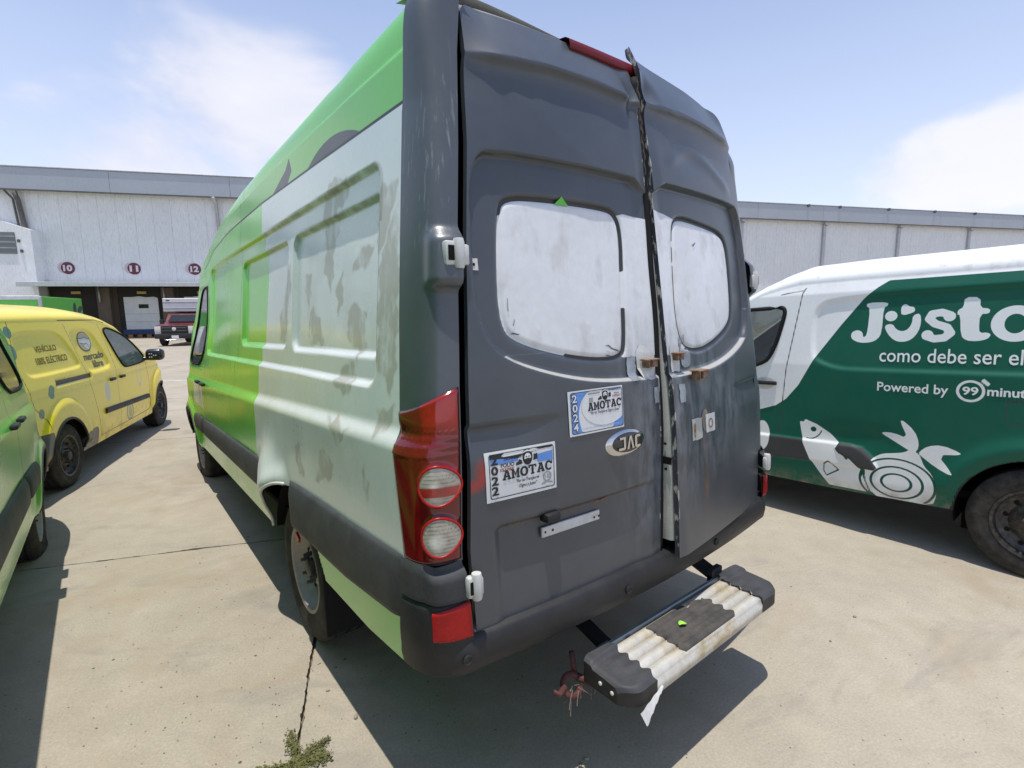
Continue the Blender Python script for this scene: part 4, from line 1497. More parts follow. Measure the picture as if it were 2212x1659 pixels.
print_text('print_line', 'DE TRANSPORTISTAS A.C', (P_(0.66, 0)[0], P_(0.94, 0)[0], b0 + 0.865 * H_, b0 + 0.905 * H_), surf_left(0.0044), M_paper, st, 0.02)
print_text('print_line', 'FOLIO', (P_(0.20, 0)[0], P_(0.385, 0)[0], b0 + 0.66 * H_, b0 + 0.74 * H_), L2, M_ink, st, 0.025)
print_text('print_line', '151767', (P_(0.19, 0)[0], P_(0.375, 0)[0], b0 + 0.575 * H_, b0 + 0.645 * H_), L2, M_redink, st, 0.03)
word_slab('print_word', 'AMOTAC', (P_(0.215, 0)[0], P_(0.94, 0)[0], b0 + 0.40 * H_, b0 + 0.60 * H_), 0.02, L2, M_ink, st)
print_text('print_line', '"Por un Transporte', (P_(0.40, 0)[0], P_(0.73, 0)[0], b0 + 0.275 * H_, b0 + 0.37 * H_), L2, M_ink, st, 0.008, 0.35)
print_text('print_line', 'Digno y Justo"', (P_(0.44, 0)[0], P_(0.70, 0)[0], b0 + 0.165 * H_, b0 + 0.265 * H_), L2, M_ink, st, 0.008, 0.35)
print_poly('print_seal', [ell(*P_(0.855, 0.295), 0.0165, 0.0165), ell(*P_(0.855, 0.295), 0.0125, 0.0125)], L2, M_greyink, st)
print_text('print_seal_number', '18', (P_(0.82, 0)[0], P_(0.89, 0)[0], b0 + 0.25 * H_, b0 + 0.34 * H_), L2, M_greyink, st)
print_poly('print_ribbon', [[P_(0.77, 0.16), P_(0.855, 0.20), P_(0.94, 0.16), P_(0.94, 0.13), P_(0.855, 0.165), P_(0.77, 0.13)]], L2, M_greyink, st)
trucker(*P_(0.575, 0.76), 0.046, 0.0040, st)

# the 2024 sticker
st = sticker(0.518, 0.774, 1.189, 1.337, 'blue and white 2024 sticker above the oval badge')
a0, a1, b0, b1 = 0.518, 0.774, 1.189, 1.337
print_poly('print_field', [rrect(a0 + 0.012, a1 - 0.006, b0 + 0.008, b1 - 0.007, 0.008)], surf_left(0.0034), M_blue, st)
disc = []
for a in np.linspace(0, 2 * math.pi, 61)[:-1]:
    x, z = a0 + 0.66 * W_ + 0.112 * math.cos(a), b0 + 0.60 * H_ + 0.070 * math.sin(a) * (1.0 if math.sin(a) < 0 else 1.0)
    disc.append((min(x, a1 - 0.0085), min(z, b1 - 0.0095)))
print_poly('print_disc', [disc], surf_left(0.0040), M_paper, st)
print_poly('print_border', [rrect(a0 + 0.009, a1 - 0.004, b0 + 0.006, b1 - 0.005, 0.009), rrect(a0 + 0.0112, a1 - 0.0062, b0 + 0.0082, b1 - 0.0072, 0.008)], L3, M_ink, st)
for i, ch in enumerate('2024'):
    bx_ = (a0 + 0.016, a0 + 0.038, b1 - 0.038 - i * 0.0315, b1 - 0.012 - i * 0.0315)
    print_text('print_digit_shadow', ch, (bx_[0] - 0.0025, bx_[1] + 0.0025, bx_[2] - 0.0025, bx_[3] + 0.0025), surf_left(0.0040), M_ink, st, 0.06)
    print_text('print_digit', ch, bx_, surf_left(0.0048), M_paper, st, 0.02)
word_slab('print_word', 'AMOTAC', (P_(0.325, 0)[0] + 0.318 - 0.318, a1 - 0.008, b0 + 0.50 * H_, b0 + 0.68 * H_), 0.02, surf_left(0.0048), M_ink, st) if False else \
    word_slab('print_word', 'AMOTAC', (a0 + 0.33 * W_, a1 - 0.009, b0 + 0.50 * H_, b0 + 0.68 * H_), 0.02, surf_left(0.0048), M_ink, st)
print_text('print_line', '"Por un Transporte Digno y Justo"', (a0 + 0.37 * W_, a0 + 0.93 * W_, b0 + 0.40 * H_, b0 + 0.485 * H_), surf_left(0.0048), M_ink, st, 0.01, 0.35)
print_text('print_line', 'FOLIO', (a0 + 0.83 * W_, a0 + 0.93 * W_, b0 + 0.805 * H_, b0 + 0.84 * H_), surf_left(0.0048), M_ink, st, 0.02)
print_text('print_line', '157617', (a0 + 0.80 * W_, a0 + 0.96 * W_, b0 + 0.735 * H_, b0 + 0.79 * H_), surf_left(0.0048), M_redink, st, 0.03)
print_text('print_line', 'ALIANZA MEXICANA DE', (a0 + 0.34 * W_, a0 + 0.56 * W_, b0 + 0.865 * H_, b0 + 0.895 * H_), surf_left(0.0048), M_ink, st, 0.03)
print_text('print_line', 'DE TRANSPORTISTAS A.C', (a0 + 0.73 * W_, a0 + 0.955 * W_, b0 + 0.89 * H_, b0 + 0.92 * H_), surf_left(0.0048), M_ink, st, 0.03)
print_poly('print_grey_square', [[(a0 + 0.36 * W_, b0 + 0.69 * H_), (a0 + 0.43 * W_, b0 + 0.69 * H_), (a0 + 0.43 * W_, b0 + 0.79 * H_), (a0 + 0.36 * W_, b0 + 0.79 * H_)]], surf_left(0.0048), M_greyink, st)
print_text('print_line', 'www.amotac.org.mx', (a0 + 0.22 * W_, a0 + 0.90 * W_, b0 + 0.10 * H_, b0 + 0.145 * H_), surf_left(0.0048), pmat('pale_blue_print', (0.40, 0.52, 0.75), 0.4), st, 0.01)
trucker(a0 + 0.655 * W_, b0 + 0.80 * H_, 0.036, 0.0044, st)

# oval badge
def dome(name, cx, cz, rx, rz, y0, h, mat, par, n=40, m=8):
    R_, A_ = np.meshgrid(np.linspace(0, 1, m), np.linspace(0, 2 * np.pi, n + 1), indexing='ij')
    x, z = cx + rx * R_ * np.cos(A_), cz + rz * R_ * np.sin(A_)
    P = surf_left(0.0)(x.ravel(), z.ravel()).reshape(x.shape + (3,))
    P[..., 1] -= y0 + h * np.sqrt(np.maximum(0, 1 - R_ ** 2))
    return grid(name, P, mat, par, flip=True)


badge = dome('badge', 0.781, 1.130, 0.104, 0.0465, 0.001, 0.011, M_chrome, van)
dome('badge_field', 0.783, 1.1325, 0.079, 0.0355, 0.0085, 0.0065, M_emb, badge)
sB = surf_left(0.0172)
print_poly('badge_letter', [[(0.727, 1.110), (0.756, 1.110), (0.763, 1.116), (0.763, 1.156), (0.733, 1.156), (0.733, 1.148), (0.753, 1.148), (0.753, 1.119), (0.727, 1.119)]], sB, M_chrome, badge)
print_poly('badge_letter', [[(0.770, 1.110), (0.780, 1.110), (0.789, 1.146), (0.798, 1.110), (0.808, 1.110), (0.794, 1.156), (0.784, 1.156)]], sB, M_chrome, badge)
print_poly('badge_letter', [[(0.841, 1.110), (0.841, 1.119), (0.823, 1.119), (0.823, 1.147), (0.841, 1.147), (0.841, 1.156), (0.818, 1.156), (0.812, 1.150), (0.812, 1.116), (0.818, 1.110)]], sB, M_chrome, badge)

# ------------------------------------------------------------------ side: rub strips, arch lips, sill, wheels
def side_strip(name, y0, y1, top, bot, out, mat, par, n=60, mirror=False, ends=0.05):
    ys = np.linspace(y0, y1, n)
    zt, zb = top(ys), bot(ys)
    e = np.minimum(np.clip((ys - y0) / ends, 0, 1), np.clip((y1 - ys) / ends, 0, 1)) ** 0.5
    rows = []
    for f, o in ((1.0, 0.001), (0.99, 0.30), (0.93, 0.55), (0.70, 1.0), (0.45, 1.0), (0.10, 0.95), (0.015, 0.8), (0.0, 0.0)):
        z = zb + f * (zt - zb)
        x = van_inset(ys, z, False) - out * o * (0.25 + 0.75 * e) - 0.002
        rows.append(np.stack([x, ys, z], -1))
    P = np.stack(rows, 1)
    if mirror:
        P = mirror_x(P)
    return grid(name, P, mat, par, flip=mirror)


RT = lambda y: ip(y, [0.10, 0.6, 1.3, 1.7, 2.8, 4.0, 5.2], [0.888, 0.865, 0.845, 0.845, 0.822, 0.80, 0.775])
RB = lambda y: ip(y, [0.10, 0.6, 1.3, 1.75, 2.9, 4.1, 5.2], [0.692, 0.645, 0.63, 0.672, 0.665, 0.655, 0.64])
for mir in (False, True):
    side_strip('rub_strip', 0.142, 1.335, RT, RB, 0.026, M_trim, van, 60, mir)
    side_strip('rub_strip', 1.815, 4.03, RT, RB, 0.026, M_trim, van, 90, mir, 0.08)
    side_strip('rub_strip', 4.055, 4.62, RT, RB, 0.026, M_trim, van, 30, mir)
    for cy in (YAX_R, YAX_F):
        pts = []
        for a in np.linspace(math.radians(14), math.radians(88 if cy == YAX_R else 166), 40):
            y, z = cy + 0.455 * math.cos(a), 0.36 + 0.455 * math.sin(a)
            x = float(van_inset(np.array([y]), np.array([z]))[0])
            pts.append((VW - x if mir else x, y, z))
        MB().tube(pts, 0.008, 8).build('arch_lip', M_van_body if False else pmat('arch_paint', (0.62, 0.62, 0.58), 0.35, coat=0.3, dust=0.15) if not mir and cy == YAX_R else M_trim, van, smooth=True)
        # wheel well
        W2 = []
        for x in (0.03, 0.40):
            W2.append([(VW - x if mir else x, cy + 0.452 * math.cos(a), 0.36 + 0.452 * math.sin(a)) for a in np.linspace(0.22, math.pi - 0.22, 30)])
        grid('wheel_well', np.array(W2), M_dark, van, flip=mir)
        mb = MB()
        mb.box((VW - 0.42 if mir else 0.42, cy, 0.5), (0.02, 0.95, 0.7))
        mb.build('wheel_well_back', M_dark, van)


def ground_z(v):  # ground level seen from the nose-down van
    return math.sin(VP) * (v.y - YR) + 0.002


wheel(van, 0.045 + 0.11, YAX_R, 0.362, -1, flat=ground_z)
wheel(van, VW - 0.045 - 0.11, YAX_R, 0.362, 1, flat=ground_z)
wheel(van, 0.05 + 0.11, YAX_F, 0.372, -1, flat=ground_z)
wheel(van, VW - 0.05 - 0.11, YAX_F, 0.372, 1, flat=ground_z)

# red scrap of reflective tape on the arch, mud flaps, axle, exhaust, chassis rails
mb = MB()
mb.box((0.115, 1.000, 0.37), (0.20, 0.014, 0.36), 0.004)
mb.build('mud_flap', M_seal, van)
mb = MB()
mb.box((VW - 0.085, 1.0, 0.29), (0.13, 0.014, 0.40), 0.004)
mb.build('mud_flap', M_black, van)
mb = MB()
mb.box((0.012, 1.33, 0.555), (0.012, 0.05, 0.03), 0.003, Matrix.Rotation(0.5, 3, 'X'))
mb.build('red_reflector_scrap', M_redlens, van)
MB().tube([(0.2, YAX_R, 0.36), (VW - 0.2, YAX_R, 0.36)], 0.06, 12).lathe([(-0.16, 0.0), (-0.15, 0.10), (0, 0.16), (0.15, 0.10), (0.16, 0)], (VC, YAX_R, 0.36), 'x', 16).build('rear_axle', M_dark, van, smooth=True)
for x in (0.55, VW - 0.55):
    mb = MB()
    mb.box((x, 2.6, 0.47), (0.09, 5.0, 0.13), 0.01)
    mb.build('chassis_rail', M_dark, van)
    mb = MB()
    for k in range(3):
        mb.tube([(x - 0.12, 0.55, 0.40 + k * 0.012), (x - 0.12, 1.0, 0.33 + k * 0.012), (x - 0.12, YAX_R, 0.30 + k * 0.012), (x - 0.12, 1.8, 0.33 + k * 0.012), (x - 0.12, 2.2, 0.42 + k * 0.012)], 0.012, 6)
    mb.build('leaf_spring', M_dark, van, smooth=True)
MB().tube([(1.45, 3.0, 0.34), (1.45, 1.9, 0.34), (1.6, 1.2, 0.36), (1.62, 0.5, 0.36)], 0.032, 10).build('exhaust_pipe', M_rust, van, smooth=True)

# door handles, window glass, mirrors of the cab
def pane(name, poly, par, mat, off, mirror=False):
    V, Fc = fill2d([poly])
    bm = bmesh.new()
    vs = [bm.verts.new((v[0], v[1], 0)) for v in V]
    for f in Fc:
        try: bm.faces.new([vs[i] for i in f])
        except ValueError: pass
    bmesh.ops.subdivide_edges(bm, edges=bm.edges[:], cuts=2, use_grid_fill=True)
    bmesh.ops.triangulate(bm, faces=bm.faces[:])
    bm.verts.index_update()
    V = np.array([v.co[:] for v in bm.verts])
    Fc = [tuple(v.index for v in f.verts) for f in bm.faces]
    bm.free()
    x = van_inset(V[:, 0], V[:, 1]) - off
    if mirror:
        x = VW - x
    return mobj(name, np.stack([x, V[:, 0], V[:, 1]], 1), Fc, mat, par, True)


DW = smooth_poly([(4.15, 1.27), (4.15, 1.97), (4.42, 1.97), (4.58, 1.90), (5.02, 1.32), (4.95, 1.24)], 2)
for mir in (False, True):
    pane('side_window', DW, van, M_darkglass, 0.004, mir)
    mb = MB()
    ring = []
    for y, z in DW:
        x = float(van_inset(np.array([y]), np.array([z]))[0]) - 0.004
        ring.append((VW - x if mir else x, y, z))
    mb.tube(ring, 0.010, 6, closed=True).build('window_seal', M_seal, van, smooth=True)
    for y in (4.20, 3.90):
        x = -0.012 + float(van_inset(np.array([y]), np.array([1.10]))[0])
        mb = MB()
        mb.box((VW - x if mir else x, y, 1.115), (0.035, 0.15, 0.028), 0.010, seg=2)
        mb.build('door_handle', M_black, van, auto=0.6)

# windscreen: follows the sloping front of the shell
ys = np.linspace(4.68, 5.38, 14)
th = np.linspace(math.radians(24), math.radians(156), 24)
Yg, Tg = np.meshgrid(ys, th, indexing='ij')
zs_, zt_ = GUT(Yg), VTOP(Yg)
hh = van_hw(Yg, zs_)
nx_ = 7.0
Xg = VC - np.sign(np.cos(Tg)) * hh * np.abs(np.cos(Tg)) ** (2 / nx_)
Zg = zs_ + (zt_ - zs_) * np.sin(Tg) ** (2 / nx_) + 0.012
grid('windscreen', np.stack([Xg, Yg + 0.008, Zg], -1), M_darkglass, van)
# front grille and bumper
ys_ = []
xs_ = np.linspace(-0.62, 0.62, 24)
Pf = np.array([[(VC + x, 5.93 - 0.22 * (abs(x) / 0.62) ** 3 - d, z) for (z, d) in ((0.28, 0.06), (0.36, 0.0), (0.5, -0.02), (0.62, 0.0), (0.8, 0.02), (0.98, 0.06))] for x in xs_])
grid('front_bumper', Pf, M_trim, van, flip=False)
mb = MB()
mb.box((VC, 5.90, 0.86), (0.9, 0.06, 0.16), 0.02)
mb.build('grille', M_black, van)
for s in (-1, 1):
    mb = MB()
    mb.box((VC + s * 0.66, 5.72, 0.95), (0.22, 0.2, 0.24), 0.05, seg=3)
    mb.build('headlight', M_clear if False else pmat('headlight_lens', (0.5, 0.5, 0.48), 0.1, coat=0.8), van, auto=0.6)

# ------------------------------------------------------------------ rear step
M_step = pmat('step_aluminium', (0.60, 0.58, 0.53), 0.42, 0.25, layers=[dict(a='stain', lo=0.06, hi=-0.05, c=(0.36, 0.26, 0.10), r=0.7, nz=(16, 0.42, 0.66), op=0.8)], var=0.12, vscale=8, dust=0.3, dustcol=(0.36, 0.31, 0.22), grime=0.25)
M_pad = pmat('ribbed_rubber_pad', (0.060, 0.057, 0.054), 0.85, var=0.25, vscale=9, dust=0.35, dustcol=(0.17, 0.15, 0.125), bump=0.2, bscale=160, spec=0.2)
SX0, SX1, SY0, SY1, SZ = 0.655, 1.425, -0.072, -0.262, 0.405
nn = 121
yy = np.linspace(SY0, SY1, nn)
f = (yy - SY0) / (SY1 - SY0)
ridge = np.abs(np.sin(f * math.pi * 4)) ** 0.42
zt_ = SZ - 0.022 + 0.024 * ridge - 0.012 * f
lipy = [(SY1 - 0.010, SZ - 0.040), (SY1 - 0.010, SZ - 0.072), (SY1 + 0.004, SZ - 0.080)]
secs = [(y, z) for y, z in zip(yy, zt_)] + lipy
xs_ = np.linspace(SX0, SX1, 40)
P = np.array([[(x, y, z) for y, z in secs] for x in xs_])
X_, Y_ = P[..., 0], P[..., 1]
stn = np.minimum(sd_ell(X_, Y_, 1.36, -0.12, 0.10, 0.07), np.minimum(sd_ell(X_, Y_, 0.72, -0.07, 0.05, 0.03), np.abs(X_ - 1.02) - 0.21))
step = grid('step_tread', P, M_step, van, dict(stain=stn), flip=False)
step['label'] = 'ridged metal rear step stained with rust'
# ribbed rubber pads
def step_z(y):
    return np.interp(-y, -yy, zt_)


for (xa, xb, ya, yb_) in ((0.875, 1.205, -0.088, -0.255),):
    xs2 = np.linspace(xa, xb, 90)
    ys2 = np.linspace(ya, yb_, 60)
    Xg, Yg = np.meshgrid(xs2, ys2, indexing='ij')
    wave = 0.0055 * (np.abs(np.sin((Yg - ya) * math.pi * 36)) ** 0.6)
    edge = np.minimum(np.minimum(Xg - xa, xb - Xg), np.minimum(ya - Yg, Yg - yb_))
    Zg = SZ - 0.006 - 0.011 * (Yg - SY0) / (SY1 - SY0) + 0.010 + np.where(edge < 0.012, 0.002, wave - 0.001)
    tabs = np.sin((Yg - SY0) / (SY1 - SY0) * math.pi * 4) ** 2
    Xg = Xg + np.where(Xg < xa + 0.03, -0.022 * tabs, 0) + np.where(Xg > xb - 0.03, 0.022 * tabs, 0)
    Zg = np.where(edge < 0.001, Zg - 0.012, Zg)
    torn = (Xg > 1.09) & (Yg > -0.108 - 0.006 * np.sin(Xg * 70))
    keep = ~torn[:-1, :-1]
    pad = grid('step_pad', np.stack([Xg, Yg, Zg], -1), M_pad, van, None, keep, flip=True)


def cap(name, x_in, x_out, sgn):
    n = 26
    xs3 = np.linspace(0, 1, n)
    ys3 = np.linspace(0, 1, 40)
    Xg, Fg = np.meshgrid(xs3, ys3, indexing='ij')
    x = x_in + (x_out - x_in) * Xg
    taper = 0.055 * np.clip((Xg - 0.45) / 0.55, 0, 1) ** 2.4
    y = (SY0 + 0.01) + (SY1 - 0.012 - SY0 - 0.01) * Fg
    mid = (SY0 + SY1) / 2
    y = np.where(Fg > 0.5, y + taper * (Fg - 0.5) * 2, y - taper * 0.2 * (0.5 - Fg) * 2)
    scal = np.sin((y - SY0) / (SY1 - SY0) * math.pi * 4) ** 2
    x = np.where(Xg < 0.04, x - (x_out - x_in) * 0.12 * scal, x)
    z = SZ + 0.006 - 0.013 * Fg + 0.010 * S((0.22 - Fg) / 0.06) - 0.014 * np.clip((Fg - 0.9) / 0.1, 0, 1) ** 2 - 0.010 * np.clip((Xg - 0.85) / 0.15, 0, 1) ** 2 + 0.004 * scal * S((0.6 - Xg) / 0.5)
    top = np.stack([x, y, z], -1)
    o = grid(name, top, M_trim, van, flip=(sgn > 0))
    ring = np.array([top[i, 0] for i in range(n)] + [top[n - 1, j] for j in range(1, 40)] + [top[i, 39] for i in range(n - 2, -1, -1)])
    lo = ring.copy()
    lo[:, 2] = SZ - 0.070
    sk = np.stack([ring, ring * [1, 1, 1] - [0, 0, 0.006], lo], 1)
    grid('cap_skirt', sk, M_black, o, flip=(sgn < 0))
    return o


capL = cap('step_end_cap', SX0 + 0.015, 0.540, -1)
for (yb_, zb_) in ((-0.15, 0.372), (-0.20, 0.366)):
    MB().lathe([(0, 0.007), (0.003, 0.007), (0.005, 0.004), (0.005, 0)], (0.5385, yb_, zb_), 'x', 8, -1).build('bolt', M_white, capL, auto=0.5)
cap('step_end_cap', SX1 - 0.015, 1.575, 1)
mb = MB()
mb.box(((SX0 + SX1) / 2, SY0 + 0.012, SZ - 0.035), (SX1 - SX0 + 0.1, 0.020, 0.075), 0.004)
mb.build('step_back_rail', pmat('galvanised_steel', (0.30, 0.33, 0.33), 0.45, 0.6, var=0.2, vscale=8, dust=0.2), van)
mb = MB()
mb.box((1.42, 0.10, 0.46), (0.08, 0.34, 0.022), 0.003, Matrix.Rotation(0.35, 3, 'X'))
mb.box((1.42, -0.045, 0.40), (0.08, 0.03, 0.09), 0.003)
mb.build('step_bracket', M_black, van)
mb = MB()
mb.box((0.68, 0.10, 0.44), (0.06, 0.34, 0.022), 0.003, Matrix.Rotation(0.3, 3, 'X'))
mb.build('step_bracket', M_dark, van)
# torn strip of white edging curling down
tx = np.linspace(0, 1, 16)
P = np.stack([np.stack([0.70 - 0.13 * tx, SY1 - 0.014 - 0.012 * tx, SZ - 0.045 - 0.03 * tx + 0.002 * np.sin(tx * 20)], -1),
              np.stack([0.70 - 0.115 * tx ** 1.1, SY1 - 0.020 - 0.02 * tx, SZ - 0.050 - 0.07 * tx ** 1.3 + 0.004 * np.sin(tx * 26)], -1)], 0)
grid('torn_edging', P, M_white, van)
# torn, rusted flange showing in the gap at the top
col = np.linspace(2.10, 2.455, 40)
yk = rear_y(np.full_like(col, 1.01), col) - 0.004
jag = 0.004 * np.sin(col * 140) + 0.003 * np.sin(col * 61 + 1)
grid('torn_flange', np.stack([np.stack([1.001 + 0 * col, yk + 0.004, col], -1), np.stack([1.012 + jag, yk - 0.003, col], -1), np.stack([1.020 + 0.5 * jag, yk + 0.02, col], -1)], 0),
     pmat('burnt_rubber', (0.045, 0.03, 0.022), 0.85, var=0.4, vscale=30, dust=0.4, dustcol=(0.2, 0.17, 0.14)), van)
# rusty red tow hook tied with a rag
M_red = pmat('red_oxide_paint', (0.085, 0.024, 0.020), 0.75, var=0.35, vscale=20, dust=0.3, dustcol=(0.12, 0.09, 0.08))
th = np.linspace(0.2, 5.6, 18)
mb = MB()
mb.tube([(0.545, -0.01, 0.41), (0.542, -0.02, 0.375), (0.54, -0.03, 0.345)], 0.010, 8)
mb.tube([(0.505 + 0.038 * math.cos(a), -0.05 + 0.02 * math.sin(a), 0.325 + 0.026 * math.sin(a)) for a in th], 0.011, 8)
mb.tube([(0.54, -0.04, 0.335), (0.57, -0.07, 0.315), (0.60, -0.10, 0.30)], [0.014, 0.012, 0.009], 8)
mb.tube([(0.47, -0.05, 0.335), (0.435, -0.06, 0.33), (0.42, -0.05, 0.345)], [0.012, 0.010, 0.006], 8)
mb.build('tow_hook', M_red, van, smooth=True)
mb = MB()
for k in range(16):
    a = random.uniform(0, 6.28)
    p0 = Vector((0.54 + random.uniform(-0.05, 0.06), -0.06 + random.uniform(-0.03, 0.03), 0.32))
    p1 = p0 + Vector((random.uniform(-0.05, 0.05), random.uniform(-0.03, 0.02), random.uniform(-0.07, 0.01)))
    mb.tube([p0, (p0 + p1) / 2 + Vector((0, 0, random.uniform(-0.01, 0.012))), p1], 0.0011, 4)
mb.build('frayed_rope', pmat('frayed_rope', (0.22, 0.17, 0.14), 0.9), van)

# scratches through the white window paint
M_scr = pmat('scratch_dark', (0.10, 0.10, 0.11), 0.7)
for (pts_, sf_, par_) in (
    ([(0.735, 1.475), (0.755, 1.478), (0.772, 1.466), (0.80, 1.458), (0.812, 1.450), (0.80, 1.453), (0.77, 1.461), (0.752, 1.473)], surf_left(0.0035), door_l),
    ([(0.345, 1.530), (0.372, 1.527), (0.374, 1.529), (0.350, 1.534)], surf_left(0.0035), door_l),
    ([(0.338, 1.60), (0.3405, 1.64), (0.342, 1.64), (0.341, 1.60)], surf_left(0.0035), door_l),
    ([(0.352, 1.555), (0.360, 1.575), (0.362, 1.575), (0.355, 1.555)], surf_left(0.0035), door_l),
    ([(0.74, 1.44), (0.765, 1.437), (0.765, 1.439), (0.742, 1.443)], surf_left(0.0035), door_l),
    ([(1.30, 1.86), (1.325, 1.875), (1.328, 1.872), (1.305, 1.855)], surf_right(0.0035), door_r),
    ([(1.15, 1.46), (1.168, 1.50), (1.171, 1.499), (1.156, 1.458)], surf_right(0.0035), door_r),
    ([(1.17, 1.445), (1.20, 1.435), (1.20, 1.438), (1.172, 1.450)], surf_right(0.0035), door_r)):
    print_poly('scratch', [pts_], sf_, M_scr, par_)

# ------------------------------------------------------------------ second green van, parked on the other side of the aisle
van2 = thing('delivery_van', 'faded green van at the picture edge, only its front wheel, door and nose in view', 'van',
             (-3.085, YR - 1.25, 0), (-VP, 0, 0), None, (0, -YR, 0))
SKIP = ('sticker', 'badge', 'plate', 'small_label', 'label', 'lamp_hole', 'step', 'torn', 'tow', 'frayed', 'red_reflector', 'parking', 'hinge', 'brake', 'weather', 'exhaust')
M_left_arch = M_trim
for ch in list(van.children):
    if ch.name.startswith(SKIP):
        continue
    c = ch.copy()
    COL.objects.link(c)
    c.parent = van2
    if ch.name.startswith('rear_door'):
        if 'label' in c: del c['label']
    if ch.name == 'body':
        c.material_slots[0].link = 'OBJECT'
        c.material_slots[0].material = M_left_body
    if ch.name.startswith('wheel'):
        for g in ch.children:
            d = g.copy()
            COL.objects.link(d)
            d.parent = c
            for g2 in g.children:
                d2 = g2.copy()
                COL.objects.link(d2)
                d2.parent = d

# ------------------------------------------------------------------ yellow electric van
KZT = lambda u: ip(u, [-0.86, -0.8, -0.6, 0, 0.8, 1.2, 1.5, 1.75, 2.0, 2.27, 2.52, 2.75, 3.0, 3.3, 3.45, 3.54], [1.52, 1.67, 1.76, 1.775, 1.765, 1.735, 1.685, 1.61, 1.52, 1.385, 1.245, 1.13, 1.055, 0.945, 0.84, 0.62])
KZS = lambda u: ip(u, [-0.86, -0.8, -0.6, 0.9, 1.4, 1.75, 2.2, 2.45, 2.75, 3.0, 3.3, 3.54], [1.43, 1.53, 1.59, 1.59, 1.54, 1.455, 1.25, 1.10, 1.0, 0.93, 0.82, 0.52])
KZB = lambda u: ip(u, [-0.86, -0.4, 3.3, 3.54], [0.34, 0.26, 0.25, 0.27])
KP1 = smooth_poly([(-0.52, 1.47), (-0.40, 1.50), (0.10, 1.50), (0.28, 1.47), (0.40, 1.37), (0.53, 1.16), (0.50, 1.12), (0.40, 1.113), (-0.36, 1.108), (-0.47, 1.13), (-0.52, 1.25)], 2)
KP2 = smooth_poly([(0.50, 1.43), (0.56, 1.485), (0.70, 1.495), (0.90, 1.49), (1.03, 1.45), (1.12, 1.34), (1.26, 1.12), (1.25, 1.06), (1.15, 1.035), (0.74, 1.03), (0.68, 1.06), (0.60, 1.22)], 2)
KW = smooth_poly([(1.34, 1.46), (1.40, 1.495), (1.52, 1.495), (1.85, 1.42), (2.10, 1.31), (2.33, 1.16), (2.43, 1.06), (2.40, 1.015), (1.70, 1.0), (1.62, 1.03), (1.52, 1.15), (1.40, 1.36)], 2)
KWHEELS = ((0.0, 0.30), (2.95, 0.30))


def k_inset(u, z, detail=True):
    i = np.maximum(0, z - 1.0) * 0.17 + 0.03 * np.clip((0.5 - z) / 0.25, 0, 1) ** 2
    i = i + 0.10 * np.clip((-0.70 - u) / 0.16, 0, 1) ** 2 + 0.34 * np.clip((u - 2.85) / 0.7, 0, 1) ** 2.2
    if detail:
        i = i + 0.016 * S((0.012 - sd_poly(u, z, KP1)) / 0.035) + 0.020 * S((0.015 - sd_poly(u, z, KP2)) / 0.05)
        i = i + 0.010 * S((0.008 - sd_poly(u, z, KW)) / 0.02)
        i = i + 0.022 * S((0.006 - sd_poly(u, z, [(-0.08, 0.985), (-0.06, 1.045), (0.72, 1.035), (0.72, 0.985)])) / 0.012)
        for (wu, wz) in KWHEELS:
            d = np.hypot(u - wu - 0.02, (z - wz) * 0.95)
            i = i - 0.032 * S((0.56 - d) / 0.09) * S((z - 0.3) / 0.1)
        i = i + 0.006 * np.exp(-((z - 0.93) / 0.02) ** 2)
    return i


M_yellow = pmat('yellow_paint', (0.94, 0.72, 0.035), 0.30, layers=[
    dict(a='dots', c=(0.045, 0.22, 0.15), r=0.4),
    dict(a='pale', c=(0.60, 0.58, 0.45), r=0.4),
    dict(a='tint', c=(0.60, 0.50, 0.10), r=0.4, op=0.6),
    dict(a='grey', c=(0.10, 0.10, 0.105), r=0.7),
    dict(a='rail', c=(0.045, 0.035, 0.015), r=0.7),
    dict(a='seam', abs=True, lo=0.008, hi=0.004, c=(0.14, 0.09, 0.01), r=0.7),
    dict(a='dirt', lo=0.15, hi=-0.1, c=(0.33, 0.24, 0.05), r=0.6, nz=(8, 0.42, 0.66), op=0.6),
], var=0.05, vscale=2, fine=0.02, coat=0.5, dust=0.02)


